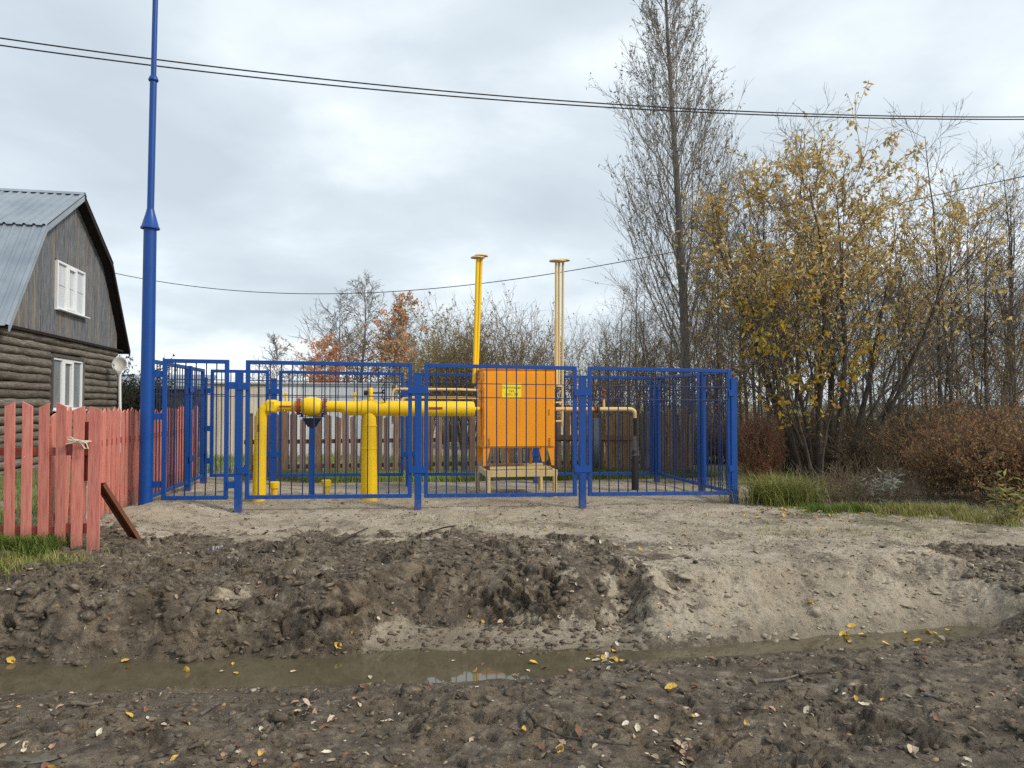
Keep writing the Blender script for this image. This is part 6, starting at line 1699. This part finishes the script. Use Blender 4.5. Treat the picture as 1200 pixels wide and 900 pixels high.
spray(20, lambda: U(440, 800), lambda: U(722, 765), ['pale', 'yellow', 'pink', 'white', 'brown'], (0.03, 0.06), 'on the sandy ledge above the water', 'leaves on the ledge')
spray(16, lambda: rl2.gauss(705, 14), lambda: rl2.gauss(772, 6), ['yellow', 'pale', 'yellow', 'white'], (0.04, 0.065), 'at the narrow of the ditch', 'leaves at the narrow of the ditch')
spray(18, lambda: U(960, 1120), lambda: U(738, 756), ['yellow', 'pale', 'yellow'], (0.04, 0.08), 'in the water at the right end of the ditch', 'leaves at the right end of the ditch')
spray(10, lambda: U(30, 560), lambda: U(772, 795), ['yellow', 'pale'], (0.03, 0.06), 'drifting on the left water of the ditch', 'leaves drifting on the water')
spray(30, lambda: rl2.gauss(920, 50), lambda: rl2.gauss(603, 6), ['yellow', 'yellow', 'pale'], (0.05, 0.09), 'under the right corner of the enclosure', 'leaves at the enclosure corner')
spray(28, lambda: U(560, 1190), lambda: U(598, 660), ['yellow', 'pale', 'yellow', 'white'], (0.035, 0.07), 'on the sand before the enclosure', 'leaves on the pale sand')
# the smaller rest of the leaf litter
rs = np.random.RandomState(91); n = 5200
x = rs.uniform(-5, 7, n); y = 3.2 + 8.5 * rs.rand(n) ** 1.5
near, far, left, mud = masks(x, y)
ok = ~((y > near - 0.03) & (y < far + 0.03) & (x < 4.3)) & ((fbm(x, y, 0.6, 3, 310) + rs.normal(0, 0.15, n) > 0.0) & ((mud > 0.5) | (rs.rand(n) < 0.35))); x, y = x[ok], y[ok]
d_ = np.stack([rs.normal(0, 1, len(x)), rs.normal(0, 1, len(x)), rs.normal(0, 0.15, len(x))], 1)
V, T, c = leaves(rs, np.stack([x, y, G(x, y) + 0.006], 1), np.full(len(x), 0.027), 0.6, [(0.46, 0.36, 0.23), (0.36, 0.21, 0.14), (0.20, 0.10, 0.06), (0.24, 0.13, 0.08), (0.38, 0.26, 0.17), (0.16, 0.09, 0.06), (0.54, 0.47, 0.36), (0.46, 0.32, 0.12)], 0.0, nrmz(d_) * 3)
tag(link('leaf_litter', npmesh('leaf_litter', V, None, M['leaf'], False, c, T)), 'small scraps of leaf littering the mud', 'litter', kind='stuff')

def stick(pxs, label, r=0.008, mat='bark_grey', lift=0.012):
    P = [Vector(ground_at(*p)) + Vector((0, 0, lift)) for p in pxs]
    o = P[0].copy()
    b = MB().tube([p - o for p in P], [r * (1 - 0.5 * i / max(1, len(P) - 1)) for i in range(len(P))], 7).build('stick', M[mat], None, True, loc=o)
    return tag(b, label, 'stick', 'sticks on the ground')
stick([(893, 797), (915, 795), (932, 790), (936, 786)], 'pale forked stick lying on the mud right of the ditch', 0.010)
stick([(936, 791), (960, 788), (985, 787)], 'dark straight stick beside the pale forked one', 0.007, 'bark')
stick([(617, 832), (630, 848), (660, 862), (695, 868), (740, 872)], 'long thin dark root snaking over the foreground mud', 0.007, 'bark')
stick([(985, 800), (992, 808), (998, 812)], 'short dark stick on the mud under the forked stick', 0.008, 'bark')
stick([(395, 640), (415, 630), (432, 622)], 'dark root sticking up at the back of the mud heap', 0.016, 'bark', 0.04)
stick([(500, 628), (520, 622), (534, 620)], 'dark root at the top of the mud heap below the middle post', 0.014, 'bark', 0.04)
stick([(1075, 812), (1100, 818), (1120, 826)], 'pale flat splinter on the mud at the right', 0.009)
stick([(238, 838), (255, 828), (262, 822)], 'pale short stick on the foreground mud at the left', 0.011, 'log')
stick([(95, 826), (108, 826), (122, 822)], 'grey flat stick at the near edge of the water', 0.012, 'log')
